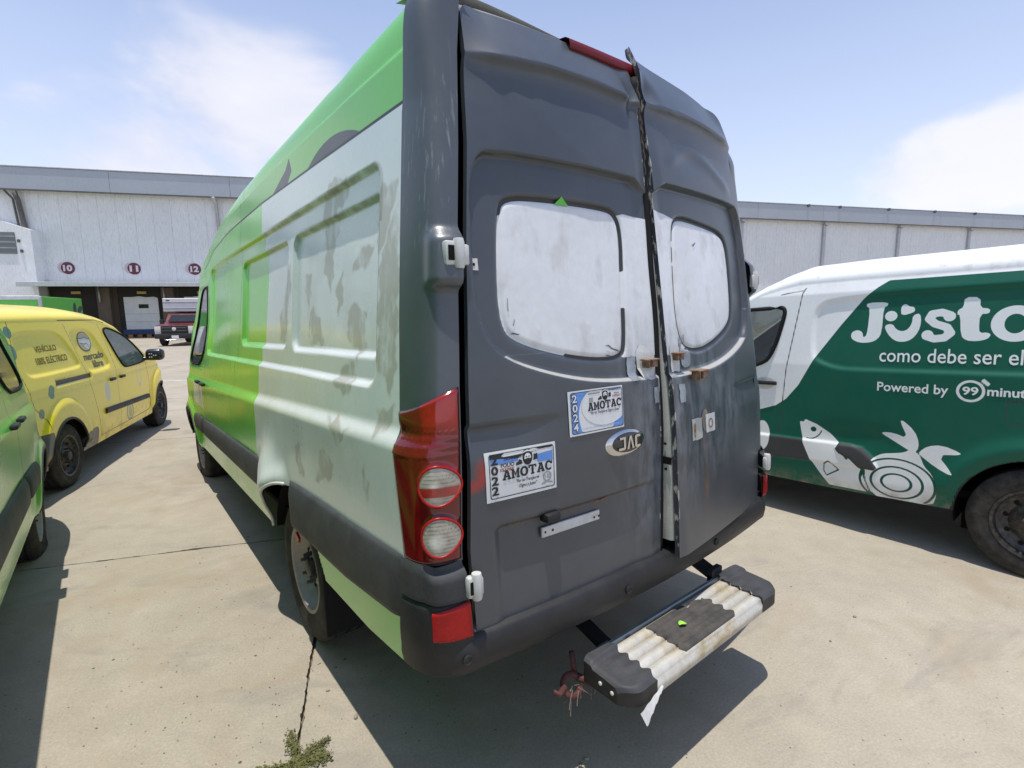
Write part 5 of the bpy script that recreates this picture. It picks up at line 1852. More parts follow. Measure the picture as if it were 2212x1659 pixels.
def k_attrs(X, Y, Z):
    A = {}
    d = np.full(X.shape, 0.3)
    for (cu, cz, ru, rz) in ((-0.55, 1.51, 0.055, 0.05), (-0.60, 1.345, 0.075, 0.07), (-0.18, 0.95, 0.058, 0.065), (-0.40, 0.785, 0.05, 0.045)):
        d = np.minimum(d, sd_ell(Y, Z, cu, cz, ru, rz))
    ring = np.abs(sd_ell(Y, Z, 1.68, 0.44, 0.105, 0.10)) - 0.014
    leaf = sd_ell(Y, Z, 1.69, 0.44, 0.05, 0.07)
    A['dots'] = np.minimum(d, np.minimum(ring, leaf))
    A['pale'] = np.minimum(sd_ell(Y, Z, 1.06, 0.785, 0.075, 0.12), np.maximum(np.abs(sd_ell(Y, Z, 2.13, 0.88, 0.08, 0.16)) - 0.012, -0.3))
    A['tint'] = sd_ell(Y, Z, 1.69, 0.44, 0.09, 0.09)
    A['grey'] = np.minimum(sd_box(Y, Z, 0.36, 0.72, 0.24, 0.45, 0.05), sd_box(Y, Z, -0.9, -0.30, 0.2, 0.60, 0.03))
    A['rail'] = sd_poly(Y, Z, [(-0.075, 0.99), (-0.055, 1.04), (0.715, 1.032), (0.715, 0.99)])
    s = sd_line(Y, Z, [(0.44, 1.56), (0.53, 1.25), (0.64, 0.95), (0.75, 0.62), (0.78, 0.33), (1.3, 0.33), (2.42, 0.34)], 0)
    s = np.minimum(s, sd_line(Y, Z, [(1.25, 1.55), (1.33, 1.30), (1.38, 1.0), (1.38, 0.34)], 0))
    s = np.minimum(s, sd_line(Y, Z, [(2.44, 1.02), (2.50, 0.75), (2.44, 0.34)], 0))
    s = np.minimum(s, sd_line(Y, Z, [(-0.52, 1.6), (-0.60, 1.2), (-0.50, 0.85), (-0.34, 0.72), (-0.33, 0.62)], 0))
    s = np.minimum(s, sd_line(Y, Z, [(0.35, 1.60), (1.2, 1.595), (1.45, 1.56)], 0))
    A['seam'] = s
    A['dirt'] = Z - 0.45
    for k in A:
        A[k] = np.clip(np.where(X > -0.915, A[k], 0.3) if k != 'dirt' else A[k], -0.4, 0.4)
    return A


kang = thing('small_van', 'yellow electric delivery van with handshake logo and black steel wheels', 'van', (-1.0, 5.27, 0), (0, 0, math.radians(-18.8)))
KH = 0.915


def k_cut(X, Y, Z):
    a = np.zeros(X.shape, bool)
    for (wu, wz) in KWHEELS:
        a |= np.hypot(Y - wu, Z - wz) < 0.365
    return a & (np.abs(X + KH) > 0.55)


us = np.concatenate([np.arange(-0.86, -0.6, 0.02), np.arange(-0.6, 2.5, 0.0125), np.arange(2.5, 3.545, 0.02)])
loft('body', us, np.linspace(0, 1, 118), KZB, KZS, KZT, lambda u, z: KH - k_inset(u, z), -KH, M_yellow, kang, nround=18, nexp=2.5, attrs=k_attrs, cut=k_cut)


def k_surf(off):
    def f(u, z):
        return np.stack([-k_inset(u, z) + off, u, z], 1)
    return f


def sub_pane(name, poly, surf, mat, par):
    V, Fc = fill2d([poly])
    bm = bmesh.new()
    vs = [bm.verts.new((v[0], v[1], 0)) for v in V]
    for f in Fc:
        try: bm.faces.new([vs[i] for i in f])
        except ValueError: pass
    bmesh.ops.triangulate(bm, faces=bm.faces[:])
    bmesh.ops.subdivide_edges(bm, edges=bm.edges[:], cuts=2, use_grid_fill=True)
    bmesh.ops.triangulate(bm, faces=bm.faces[:])
    bm.verts.index_update()
    V = np.array([v.co[:] for v in bm.verts])
    Fc = [tuple(v.index for v in f.verts) for f in bm.faces]
    bm.free()
    return mobj(name, surf(V[:, 0], V[:, 1]), Fc, mat, par, True)


M_kglass = pmat('grey_window', (0.10, 0.135, 0.125), 0.06, var=0.35, vscale=5, spec=0.6)
kw = sub_pane('side_window', KW, k_surf(0.006), M_kglass, kang)
MB().tube([tuple(p) for p in k_surf(0.006)(KW[:, 0], KW[:, 1])], 0.012, 6, closed=True).build('window_seal', M_seal, kang, smooth=True)
sub_pane('side_window', KW, lambda u, z: np.stack([-2 * KH + k_inset(u, z) - 0.006, u, z], 1), M_kglass, kang)
Uw, Tw = np.meshgrid(np.linspace(1.62, 2.60, 14), np.linspace(math.radians(25), math.radians(155), 20), indexing='ij')
zs_, zt_ = KZS(Uw), KZT(Uw)
hh = KH - k_inset(Uw, zs_)
grid('windscreen', np.stack([-KH - np.sign(np.cos(Tw)) * hh * np.abs(np.cos(Tw)) ** (2 / 2.5), Uw + 0.006, zs_ + (zt_ - zs_) * np.sin(Tw) ** (2 / 2.5) + 0.010], -1), M_darkglass, kang)
M_ktext = pmat('dark_vinyl_print', (0.085, 0.075, 0.022), 0.5, var=0.25, vscale=30)
M_kblue = pmat('slate_vinyl_print', (0.075, 0.085, 0.10), 0.5, var=0.2, vscale=30)
ks = k_surf(0.003)
print_letters('lettering', 'VEH\u00cdCULO', (-0.205, 0.185, 1.315, 1.385), ks, M_ktext, kang, 0.012)
print_letters('lettering', '100% EL\u00c9CTRICO', (-0.245, 0.335, 1.205, 1.285), ks, M_ktext, kang, 0.012)
print_letters('lettering', 'mercado', (0.70, 1.19, 1.165, 1.245), ks, M_kblue, kang, 0.02)
print_letters('lettering', 'libre', (0.87, 1.13, 1.075, 1.155), ks, M_kblue, kang, 0.02)
lg = print_poly('oval_logo', [ell(0.83, 1.365, 0.155, 0.108)], k_surf(0.0025), M_kblue, kang)
print_poly('logo_field', [ell(0.828, 1.368, 0.142, 0.098)], k_surf(0.004), pmat('pale_tan', (0.55, 0.47, 0.32), 0.4), lg)
print_poly('logo_hands', [smooth_poly([(0.70, 1.41), (0.76, 1.405), (0.82, 1.425), (0.90, 1.41), (0.96, 1.40), (0.965, 1.35), (0.93, 1.32), (0.90, 1.285), (0.86, 1.278), (0.82, 1.295), (0.77, 1.335), (0.70, 1.36)], 1)], k_surf(0.0055), M_paper, lg)
print_poly('logo_line', [[(0.70, 1.405), (0.78, 1.395), (0.83, 1.412), (0.90, 1.395), (0.96, 1.39), (0.96, 1.397), (0.90, 1.403), (0.83, 1.421), (0.78, 1.403), (0.70, 1.413)]], k_surf(0.007), M_kblue, lg)
print_poly('logo_line', [[(0.72, 1.352), (0.80, 1.335), (0.86, 1.345), (0.90, 1.30), (0.905, 1.306), (0.862, 1.354), (0.80, 1.343), (0.72, 1.36)]], k_surf(0.007), M_kblue, lg)
# moulding, handles, mirror, bumper, wheels
ul = np.linspace(0.93, 2.40, 40)
rows = [np.stack([-k_inset(ul, 0.575 - 0.03 * (ul - 0.93) + dz, False) + o, ul, 0.575 - 0.03 * (ul - 0.93) + dz], -1) for dz, o in ((-0.032, 0.0), (-0.028, 0.016), (0.0, 0.022), (0.026, 0.018), (0.032, 0.0))]
grid('side_moulding', np.stack(rows, 1), M_trim, kang, flip=False)
for u in (1.22, 1.52):
    mb = MB()
    mb.box((0.012, u, 0.905), (0.035, 0.13, 0.035), 0.012, seg=2)
    mb.build('door_handle', M_black, kang, auto=0.6)
mb = MB()
mb.box((0.13, 2.42, 1.10), (0.22, 0.14, 0.16), 0.055, seg=4)
mb.box((0.0, 2.40, 1.05), (0.14, 0.06, 0.05), 0.015)
km = mb.build('wing_mirror', pmat('speckled_black', (0.012, 0.011, 0.013), 0.3, coat=0.4), kang, auto=0.7)
for k in range(6):
    MB().lathe([(0, 0.009), (0.002, 0)], (0.08 + 0.025 * (k % 4), 2.349, 1.07 + 0.022 * (k // 2)), 'y', 8, -1).build('paint_fleck', M_paper, km)
mb = MB()
mb.box((-KH, -0.83, 0.45), (1.74, 0.16, 0.30), 0.05, seg=3)
mb.build('rear_bumper', M_black, kang, auto=0.6)
M_blksteel = pmat('black_wheel_steel', (0.018, 0.017, 0.017), 0.45, 0.3, var=0.3, vscale=12, dust=0.25)
for (wu, wz) in KWHEELS:
    for sx in (1, -1):
        cx_ = -0.10 if sx > 0 else -2 * KH + 0.10
        wheel(kang, cx_, wu, 0.305, sx, R=0.308, w=0.19, rim_r=0.195, steel=M_blksteel, nuts=5, dish=0.05, flat=lambda v: 0.012)
    for sx in (1, -1):
        xx = (-0.03, -0.40) if sx > 0 else (-2 * KH + 0.03, -2 * KH + 0.40)
        grid('wheel_well', np.array([[(x, wu + 0.363 * math.cos(a), 0.30 + 0.363 * math.sin(a)) for a in np.linspace(-0.2, math.pi + 0.2, 24)] for x in xx]), M_dark, kang, flip=sx < 0)
        mb = MB()
        mb.box((xx[1], wu, 0.4), (0.02, 0.75, 0.6))
        mb.build('wheel_well_back', M_dark, kang)
        MB().tube([((-1 if sx > 0 else 1) * float(k_inset(np.array([wu + 0.37 * math.cos(a)]), np.array([0.30 + 0.37 * math.sin(a)]))[0]) - (0 if sx > 0 else 2 * KH), wu + 0.366 * math.cos(a), 0.30 + 0.366 * math.sin(a)) for a in np.linspace(0.0, math.pi, 40)], 0.013, 6).build('arch_lip', M_black, kang, smooth=True)
mb = MB()
mb.box((-KH, 1.3, 0.34), (1.55, 4.2, 0.04))
mb.build('floor_pan', M_dark, kang)
mb = MB()
mb.box((-KH, 3.42, 0.45), (1.3, 0.26, 0.34), 0.08, seg=3)
mb.build('front_bumper', M_black, kang, auto=0.6)

# ------------------------------------------------------------------ white and teal van
WVP = math.radians(2.0)
wv = thing('panel_van', 'white van wrapped in teal with large white lettering and a fish', 'van', (3.56, -0.75, 0), (-WVP, 0, math.radians(1.0)))
WH = 0.94
WZT = lambda u: ip(u, [-1.12, -1.0, -0.8, 0.9, 1.27, 1.40, 1.55, 1.70, 2.0, 2.5, 2.65, 3.0, 3.3, 3.45], [1.80, 1.98, 2.045, 2.045, 2.035, 1.99, 1.915, 1.83, 1.63, 1.27, 1.17, 1.07, 0.92, 0.65])
WZS = lambda u: ip(u, [-1.12, -1.0, -0.8, 0.9, 1.27, 1.40, 1.55, 1.70, 2.0, 2.5, 2.65, 3.0, 3.3, 3.45], [1.70, 1.80, 1.86, 1.86, 1.855, 1.83, 1.79, 1.72, 1.51, 1.17, 1.10, 1.0, 0.82, 0.55])
WZB = lambda u: ip(u, [-1.12, 0.3, 1.0, 3.45], [0.36, 0.335, 0.32, 0.33])
WWH = ((-0.115, 0.33), (2.72, 0.33))
WREC = smooth_poly([(1.155, 1.60), (1.12, 1.69), (1.03, 1.735), (0.5, 1.758), (-0.9, 1.765), (-0.95, 1.70), (-0.95, 1.26), (-0.9, 1.235), (0.85, 1.222), (0.98, 1.228), (1.08, 1.262), (1.15, 1.31)], 2)
WWIN = smooth_poly([(1.40, 1.69), (1.375, 1.685), (1.362, 1.665), (1.362, 1.63), (1.41, 1.42), (1.455, 1.31), (1.49, 1.265), (1.60, 1.22), (1.9, 1.205), (2.30, 1.20), (2.28, 1.25), (2.05, 1.45), (1.80, 1.63), (1.70, 1.68)], 1)


def w_inset(u, z, detail=True):
    i = np.maximum(0, z - 1.25) * 0.085 + np.maximum(0, z - 1.78) * 0.25 + 0.03 * np.clip((0.45 - z) / 0.15, 0, 1) ** 2
    i = i + 0.08 * np.clip((-0.98 - u) / 0.14, 0, 1) ** 2 + 0.36 * np.clip((u - 2.6) / 0.85, 0, 1) ** 2.2
    if detail:
        i = i + 0.018 * S((0.014 - sd_poly(u, z, WREC)) / 0.040)
        i = i + 0.012 * np.exp(-((z - 0.73) / 0.09) ** 2) * S((1.25 - u) / 0.3) * S((u - 0.45) / 0.3)
        for (a, b) in WWH:
            d = np.hypot(u - a, z - b)
            i = i - 0.025 * np.exp(-((d - 0.46) / 0.06) ** 2) * S((z - 0.4) / 0.1)
        st = sd_poly(u, z, W_STRIP)
        i = i - 0.014 * S((0.010 - st) / 0.018)
        i = i - 0.010 * S((0.010 - sd_poly(u, z, W_DARK)) / 0.018)
        i = i + 0.0015 * np.sin(u * 5.1) * np.sin(z * 6.3 + 1)
    return i


neg = lambda L: [(-a, b) for a, b in L]
W_STRIP = neg([(-2.4, 0.655), (-1.474, 0.668), (-1.0, 0.672), (-0.80, 0.668), (-0.72, 0.60), (-0.70, 0.515), (-1.143, 0.511), (-1.47, 0.496), (-2.4, 0.479)])
W_DARK = neg([(-0.94, 0.679), (-0.863, 0.677), (-0.795, 0.644), (-0.737, 0.596), (-0.699, 0.536), (-0.718, 0.513), (-0.807, 0.515), (-0.868, 0.572), (-0.92, 0.593), (-0.96, 0.636)])
WB = neg([(-0.692, 1.842), (-0.754, 1.800), (-0.84, 1.724), (-0.97, 1.545), (-1.117, 1.324), (-1.236, 1.088), (-1.324, 0.973), (-1.40, 0.915), (-1.55, 0.86), (-1.8, 0.80), (-1.9, 0.30), (1.3, 0.30), (1.3, 1.842)])
LJ = [(-0.818, 1.696), (-0.692, 1.694), (-0.695, 1.665), (-0.717, 1.663), (-0.719, 1.484), (-0.74, 1.441), (-0.779, 1.418), (-0.845, 1.415), (-0.893, 1.437), (-0.905, 1.466), (-0.897, 1.493), (-0.87, 1.506), (-0.842, 1.499), (-0.829, 1.475), (-0.83, 1.456), (-0.812, 1.458), (-0.803, 1.504), (-0.798, 1.66), (-0.82, 1.668)]
LH = [(-0.614, 1.597), (-0.619, 1.647), (-0.61, 1.672), (-0.591, 1.676), (-0.572, 1.657), (-0.551, 1.656), (-0.54, 1.638), (-0.545, 1.618)]
LU = [(-0.708, 1.535), (-0.686, 1.479), (-0.645, 1.432), (-0.599, 1.42), (-0.548, 1.437), (-0.514, 1.49), (-0.503, 1.553), (-0.512, 1.613), (-0.551, 1.599), (-0.552, 1.545), (-0.573, 1.505), (-0.602, 1.492), (-0.637, 1.506), (-0.662, 1.548)]
LS = [(-0.358, 1.594), (-0.40, 1.612), (-0.448, 1.604), (-0.462, 1.572), (-0.43, 1.540), (-0.37, 1.516), (-0.350, 1.480), (-0.38, 1.449), (-0.43, 1.443), (-0.472, 1.460)]
LT = [(-0.295, 1.703), (-0.219, 1.698), (-0.218, 1.632), (-0.172, 1.627), (-0.172, 1.595), (-0.216, 1.595), (-0.216, 1.495), (-0.204, 1.477), (-0.18, 1.482), (-0.157, 1.47), (-0.171, 1.441), (-0.22, 1.427), (-0.272, 1.432), (-0.299, 1.462), (-0.309, 1.59), (-0.324, 1.597), (-0.322, 1.624), (-0.295, 1.64)]
FISH = [(-1.216, 0.809), (-1.185, 0.806), (-1.179, 0.83), (-1.096, 0.799), (-1.004, 0.74), (-0.944, 0.679), (-0.965, 0.63), (-0.94, 0.60), (-0.911, 0.594), (-0.90, 0.575), (-0.885, 0.555), (-0.872, 0.585), (-0.86, 0.579), (-0.799, 0.516), (-0.732, 0.345), (-1.0, 0.345), (-1.066, 0.432), (-1.134, 0.524), (-1.185, 0.641), (-1.205, 0.743)]
ONION = [(-0.744, 0.575), (-0.714, 0.615), (-0.668, 0.645), (-0.607, 0.657), (-0.548, 0.672), (-0.513, 0.701), (-0.484, 0.688), (-0.457, 0.656), (-0.437, 0.597), (-0.393, 0.551), (-0.369, 0.485), (-0.363, 0.414), (-0.384, 0.33), (-0.579, 0.325), (-0.736, 0.325), (-0.78, 0.518)]
LEAFA = [(-0.685, 0.786), (-0.678, 0.796), (-0.613, 0.8), (-0.531, 0.771), (-0.579, 0.883), (-0.569, 0.898), (-0.497, 0.83), (-0.469, 0.753), (-0.477, 0.69), (-0.513, 0.685), (-0.595, 0.734)]
LEAFB = [(-0.468, 0.690), (-0.423, 0.738), (-0.348, 0.755), (-0.255, 0.72), (-0.254, 0.706), (-0.372, 0.687), (-0.285, 0.578), (-0.296, 0.567), (-0.375, 0.6), (-0.464, 0.672)]

M_wv = pmat('white_van_paint', (0.82, 0.83, 0.84), 0.25, layers=[
    dict(a='grime', lo=0.05, hi=-0.08, c=(0.36, 0.33, 0.27), r=0.5, nz=(13, 0.52, 0.66), op=0.6),
    dict(a='teal', c=(0.003, 0.095, 0.060), r=0.5),
    dict(a='rub', c=(0.045, 0.047, 0.05), r=0.6),
    dict(a='art', c=(0.74, 0.76, 0.76), r=0.32),
    dict(a='lines', c=(0.006, 0.07, 0.05), r=0.35),
    dict(a='rub2', c=(0.045, 0.047, 0.05), r=0.6),
    dict(a='word', c=(0.76, 0.79, 0.79), r=0.32),
    dict(a='seam', abs=True, lo=0.0055, hi=0.003, c=(0.05, 0.05, 0.055), r=0.7),
    dict(a='dirt', lo=0.10, hi=-0.04, c=(0.26, 0.22, 0.16), r=0.7, nz=(11, 0.40, 0.66), op=0.85),
], var=0.05, vscale=2, fine=0.02, coat=0.10, dust=0.02, spec=0.28)


def w_attrs(X, Y, Z):
    h = -Y
    far = X > WH
    A = {}
    A['teal'] = sd_poly(Y, Z, WB)
    A['rub'] = sd_poly(Y, Z, W_STRIP)
    fish = sd_poly(h, Z, FISH)
    on = np.minimum(np.minimum(sd_poly(h, Z, smooth_poly(ONION, 1)), sd_poly(h, Z, smooth_poly(LEAFA, 1))), sd_poly(h, Z, smooth_poly(LEAFB, 1)))
    blob_ = sd_ell(h, Z, -1.50, 0.66, 0.06, 0.12)
    A['art'] = np.minimum(np.minimum(fish, on), blob_)
    ln = np.hypot(h + 1.118, Z - 0.757) - 0.020
    ln = np.minimum(ln, sd_line(h, Z, [(-1.163, 0.686), (-1.145, 0.681), (-1.12, 0.685), (-1.093, 0.702), (-1.074, 0.725), (-1.062, 0.752)], 0.0045))
    pk = np.abs(sd_poly(h, Z, [(-1.036, 0.505), (-1.004, 0.532), (-0.937, 0.474), (-1.016, 0.417), (-1.036, 0.45)])) - 0.005
    ln = np.minimum(ln, pk)
    for rx, rz in ((0.215, 0.166), (0.148, 0.110), (0.085, 0.060)):
        k = np.hypot((h + 0.585) / rx, (Z - 0.452) / rz)
        ln = np.minimum(ln, np.maximum(np.abs(k - 1) * rz - 0.006, 0.338 - Z))
    ln = np.minimum(ln, sd_line(h, Z, [(-0.80, 0.516), (-0.735, 0.345)], 0.005))
    A['lines'] = ln
    A['rub2'] = sd_poly(Y, Z, W_DARK)
    w = sd_poly(h, Z, smooth_poly(LJ, 1))
    w = np.minimum(w, np.hypot(h + 0.671, (Z - 1.598)) - 0.035)
    w = np.minimum(w, sd_poly(h, Z, smooth_poly(LH, 1)))
    w = np.minimum(w, sd_poly(h, Z, smooth_poly(LU, 1)))
    w = np.minimum(w, sd_line(h, Z, [tuple(p) for p in LS], 0.0235))
    w = np.minimum(w, np.hypot(h + 0.360, Z - 1.585) - 0.031)
    w = np.minimum(w, np.hypot(h + 0.466, Z - 1.468) - 0.031)
    w = np.minimum(w, sd_poly(h, Z, smooth_poly(LT, 1)))
    o = np.maximum(sd_ell(h, Z, -0.055, 1.532, 0.108, 0.107), -sd_ell(h, Z, -0.055, 1.532, 0.048, 0.058))
    w = np.minimum(w, o)
    rg = np.maximum(np.hypot(h + 0.230, Z - 1.118) - 0.069, 0.054 - np.hypot(h + 0.230, Z - 1.118))
    w = np.minimum(w, rg)
    w = np.minimum(w, sd_poly(h, Z, [(-0.185, 1.185), (-0.170, 1.200), (-0.138, 1.168), (-0.152, 1.153)]))
    A['word'] = w
    s = sd_line(Y, Z, [(1.22, 1.83), (1.24, 1.79), (1.33, 1.20), (1.36, 0.82), (1.375, 0.60), (1.40, 0.47), (1.62, 0.45)], 0)
    s = np.minimum(s, sd_line(Y, Z, [(1.40, 1.79), (1.24, 1.81)], 0))
    fu = np.abs(sd_box(Y, Z, -0.14, 0.06, 0.93, 1.07, 0.02))
    A['seam'] = np.minimum(s, fu)
    A['grime'] = np.minimum(sd_box(Y, Z, 0.05, 0.55, 1.875, 1.95, 0.02), sd_ell(Y, Z, 1.3, 1.9, 0.3, 0.06))
    A['dirt'] = Z - 0.34
    for k in A:
        A[k] = np.clip(np.where(far & (k not in ('dirt',)), 0.3, A[k]), -0.4, 0.4)
    return A


def w_cut(X, Y, Z):
    a = np.zeros(X.shape, bool)
    for (c, d) in WWH:
        a |= np.hypot(Y - c, Z - d) < 0.40
    a &= np.abs(X - WH) > 0.55
    win = (sd_poly(Y, Z, WWIN) < -0.012) & (np.abs(X - WH) > 0.45)
    scr = (Y > 1.72) & (Y < 2.52) & (np.abs(X - WH) < 0.66) & (Z > WZS(Y) + 0.01)
    return a | win | scr


us = np.concatenate([np.arange(-1.12, -0.35, 0.03), np.arange(-0.35, 1.75, 0.0088), np.arange(1.76, 3.46, 0.025)])
loft('body', us, np.linspace(0, 1, 178), WZB, WZS, WZT, lambda u, z: WH - w_inset(u, z), WH, M_wv, wv, nround=18, nexp=2.6, attrs=w_attrs, cut=w_cut)


def w_surf(off):
    return lambda h, z: np.stack([w_inset(-h, z) - off, -h, z], 1)


for mir in (False, True):
    sf = (lambda u, z: np.stack([w_inset(u, z) - 0.002, u, z], 1)) if not mir else (lambda u, z: np.stack([2 * WH - w_inset(u, z) + 0.002, u, z], 1))
    sub_pane('side_window', WWIN, sf, M_glass, wv)
    MB().tube([tuple(p) for p in sf(WWIN[:, 0], WWIN[:, 1])], 0.017, 6, closed=True).build('window_seal', M_seal, wv, smooth=True)
Uw, Tw = np.meshgrid(np.linspace(1.70, 2.54, 14), np.linspace(math.radians(22), math.radians(158), 24), indexing='ij')
zs_, zt_ = WZS(Uw), WZT(Uw)
hh = WH - w_inset(Uw, zs_)
grid('windscreen', np.stack([WH - np.sign(np.cos(Tw)) * hh * np.abs(np.cos(Tw)) ** (2 / 2.6), Uw + 0.004, zs_ + (zt_ - zs_) * np.sin(Tw) ** (2 / 2.6) + 0.008], -1), M_glass, wv)
M_lett = pmat('white_vinyl', (0.76, 0.79, 0.79), 0.32, var=0.05, coat=0.3)
print_letters('lettering', 'como debe ser el', (-0.721, -0.008, 1.286, 1.378), w_surf(0.003), M_lett, wv, 0.006)
print_letters('lettering', 'Powered by', (-0.719, -0.336, 1.066, 1.148), w_surf(0.003), M_lett, wv, 0.016)
print_letters('lettering', '99', (-0.268, -0.192, 1.093, 1.146), w_surf(0.003), M_lett, wv, 0.025)
print_letters('lettering', 'minutos', (-0.152, 0.085, 1.095, 1.148), w_surf(0.003), M_lett, wv, 0.025)
mb = MB()
mb.box((-0.006, 1.50, 1.092), (0.028, 0.21, 0.030), 0.010, seg=2)
mb.build('door_handle', M_black, wv, auto=0.6)
sub_pane('handle_cup', smooth_poly([(1.42, 1.06), (1.42, 1.13), (1.52, 1.14), (1.58, 1.10), (1.56, 1.05), (1.48, 1.035)], 2), lambda u, z: np.stack([w_inset(u, z) - 0.002, u, z], 1), M_white, wv)
for (c, d) in WWH:
    for sx in (-1, 1):
        cx_ = 0.11 if sx < 0 else 2 * WH - 0.11
        gz = lambda v: math.sin(WVP) * v.y + 0.002
        wheel(wv, cx_, c, 0.335, sx, R=0.335, w=0.20, rim_r=0.215, steel=M_blksteel, nuts=5, dish=0.05, flat=gz)
        xx = (0.03, 0.42) if sx < 0 else (2 * WH - 0.03, 2 * WH - 0.42)
        grid('wheel_well', np.array([[(x, c + 0.398 * math.cos(a), d + 0.398 * math.sin(a)) for a in np.linspace(-0.2, math.pi + 0.2, 24)] for x in xx]), M_dark, wv, flip=sx > 0)
        mb = MB()
        mb.box((xx[1], c, 0.45), (0.02, 0.82, 0.7))
        mb.build('wheel_well_back', M_dark, wv)
        MB().tube([(xx[0] - (0.012 if sx < 0 else -0.012), c + 0.40 * math.cos(a), d + 0.40 * math.sin(a)) for a in np.linspace(0.0, math.pi, 30)], 0.010, 6).build('arch_lip', M_black, wv, smooth=True)
mb = MB()
mb.box((WH, 1.1, 0.42), (1.6, 4.3, 0.05))
mb.build('floor_pan', M_dark, wv)
M_cloth = pmat('seat_fabric', (0.03, 0.03, 0.032), 0.9)
for x in (0.45, 1.4):
    mb = MB()
    mb.box((x, 1.42, 1.02), (0.46, 0.14, 0.62), 0.05, Matrix.Rotation(0.12, 3, 'X'), 3)
    mb.box((x, 1.36, 1.43), (0.26, 0.10, 0.17), 0.04, None, 3)
    mb.box((x, 1.68, 0.74), (0.48, 0.50, 0.14), 0.05, None, 3)
    mb.build('seat', M_cloth, wv, auto=0.7)
mb = MB()
mb.box((WH, 1.20, 1.15), (1.62, 0.03, 1.3))
mb.build('bulkhead', M_pale, wv)
mb = MB()
mb.box((WH, 2.45, 0.98), (1.5, 0.4, 0.34), 0.08, None, 3)
mb.build('dashboard', M_black, wv, auto=0.7)
MB().tube([(0.45 + 0.18 * math.cos(a), 2.16 + 0.06 * math.sin(a), 1.12 + 0.17 * math.sin(a)) for a in np.linspace(0, 2 * math.pi, 25)[:-1]], 0.014, 8, closed=True).build('steering_wheel', M_black, wv, smooth=True)
mb = MB()
mb.box((WH, 3.38, 0.52), (1.4, 0.26, 0.36), 0.08, None, 3)
mb.build('front_bumper', M_black, wv, auto=0.7)
mb = MB()
mb.box((-0.10, 2.28, 1.17), (0.20, 0.12, 0.20), 0.05, None, 3)
mb.build('wing_mirror', M_black, wv, auto=0.7)
mb = MB()
mb.box((2 * WH + 0.10, 2.28, 1.17), (0.20, 0.12, 0.20), 0.05, None, 3)
mb.build('wing_mirror', M_black, wv, auto=0.7)

# ------------------------------------------------------------------ warehouse across the yard
FO = (6.488, 45.83)
FROT = math.atan2(-0.4067, 0.9135)
wh = thing('warehouse', 'long pale metal-clad warehouse with grey parapet and loading docks', 'building', (FO[0], FO[1], 0), (0, 0, FROT))
M_sheet = pmat('white_metal_cladding', (0.72, 0.73, 0.735), 0.5, var=0.06, vscale=0.5, fine=0.02, grime=0.34, rand=True)
M_parapet = pmat('grey_metal_fascia', (0.38, 0.415, 0.46), 0.5, var=0.05, vscale=0.4, fine=0.02, grime=0.16, rand=True)
M_concw = pmat('brown_dock_concrete', (0.125, 0.098, 0.075), 0.9, var=0.25, vscale=1.2, grime=0.4)
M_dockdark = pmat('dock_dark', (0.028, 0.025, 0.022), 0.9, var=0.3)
M_ddoor = pmat('dock_door_white', (0.68, 0.70, 0.72), 0.45, var=0.06)
M_dblue = pmat('dock_blue', (0.03, 0.06, 0.16), 0.6, var=0.2)
M_dyel = pmat('dock_orange', (0.42, 0.17, 0.02), 0.7, var=0.3)
M_pipe = pmat('stained_pipe', (0.10, 0.09, 0.085), 0.7, 0.2, var=0.4, dust=0.3)
M_zinc = pmat('zinc_pipe', (0.42, 0.43, 0.45), 0.5, 0.3, var=0.15)
M_maroon = pmat('maroon_paint', (0.13, 0.022, 0.04), 0.55, var=0.1)
M_ghost = pmat('faded_maroon', (0.58, 0.48, 0.50), 0.6, var=0.15)
M_signw = pmat('sign_white', (0.62, 0.60, 0.61), 0.5)


def ribbed_panel(w, z0, z1):
    """one cladding sheet with shallow ribs and a folded joint"""
    xs = np.array([0.002, 0.008, 0.05, 0.30, 0.32, 0.36, 0.38, 0.60, 0.62, 0.66, 0.68, 0.92, 0.94, 0.98, 0.992, 0.998]) * w
    ys = np.array([0.012, 0.0, 0.0, 0.0, -0.008, -0.008, 0.0, 0.0, -0.008, -0.008, 0.0, 0.0, 0.0, 0.0, 0.0, 0.012])
    P = np.array([[(x, y, z) for z in (z0, z1)] for x, y in zip(xs, ys)])
    o = grid('wall_panel', P, M_sheet, None, smooth=False)
    me = o.data
    bpy.data.objects.remove(o)
    return me


PW = 1.2
p_up, p_full = ribbed_panel(PW, 4.15, 10.72), ribbed_panel(PW, 0.0, 10.72)
k = 0
x = -13.2
while x < 112:
    o = bpy.data.objects.new('wall_panel', p_full if x > 11 else p_up)
    o.location = (x, 0, 0)
    COL.objects.link(o)
    o.parent = wh
    x += PW
mb = MB()
mb.box((48, 0.4, 7.4), (130, 0.5, 6.6))
mb.build('wall', M_sheet, wh)
mb = MB()
mb.box((48, 0.42, 2.05), (130, 0.5, 4.1))
mb.build('plinth_wall', M_concw, wh)
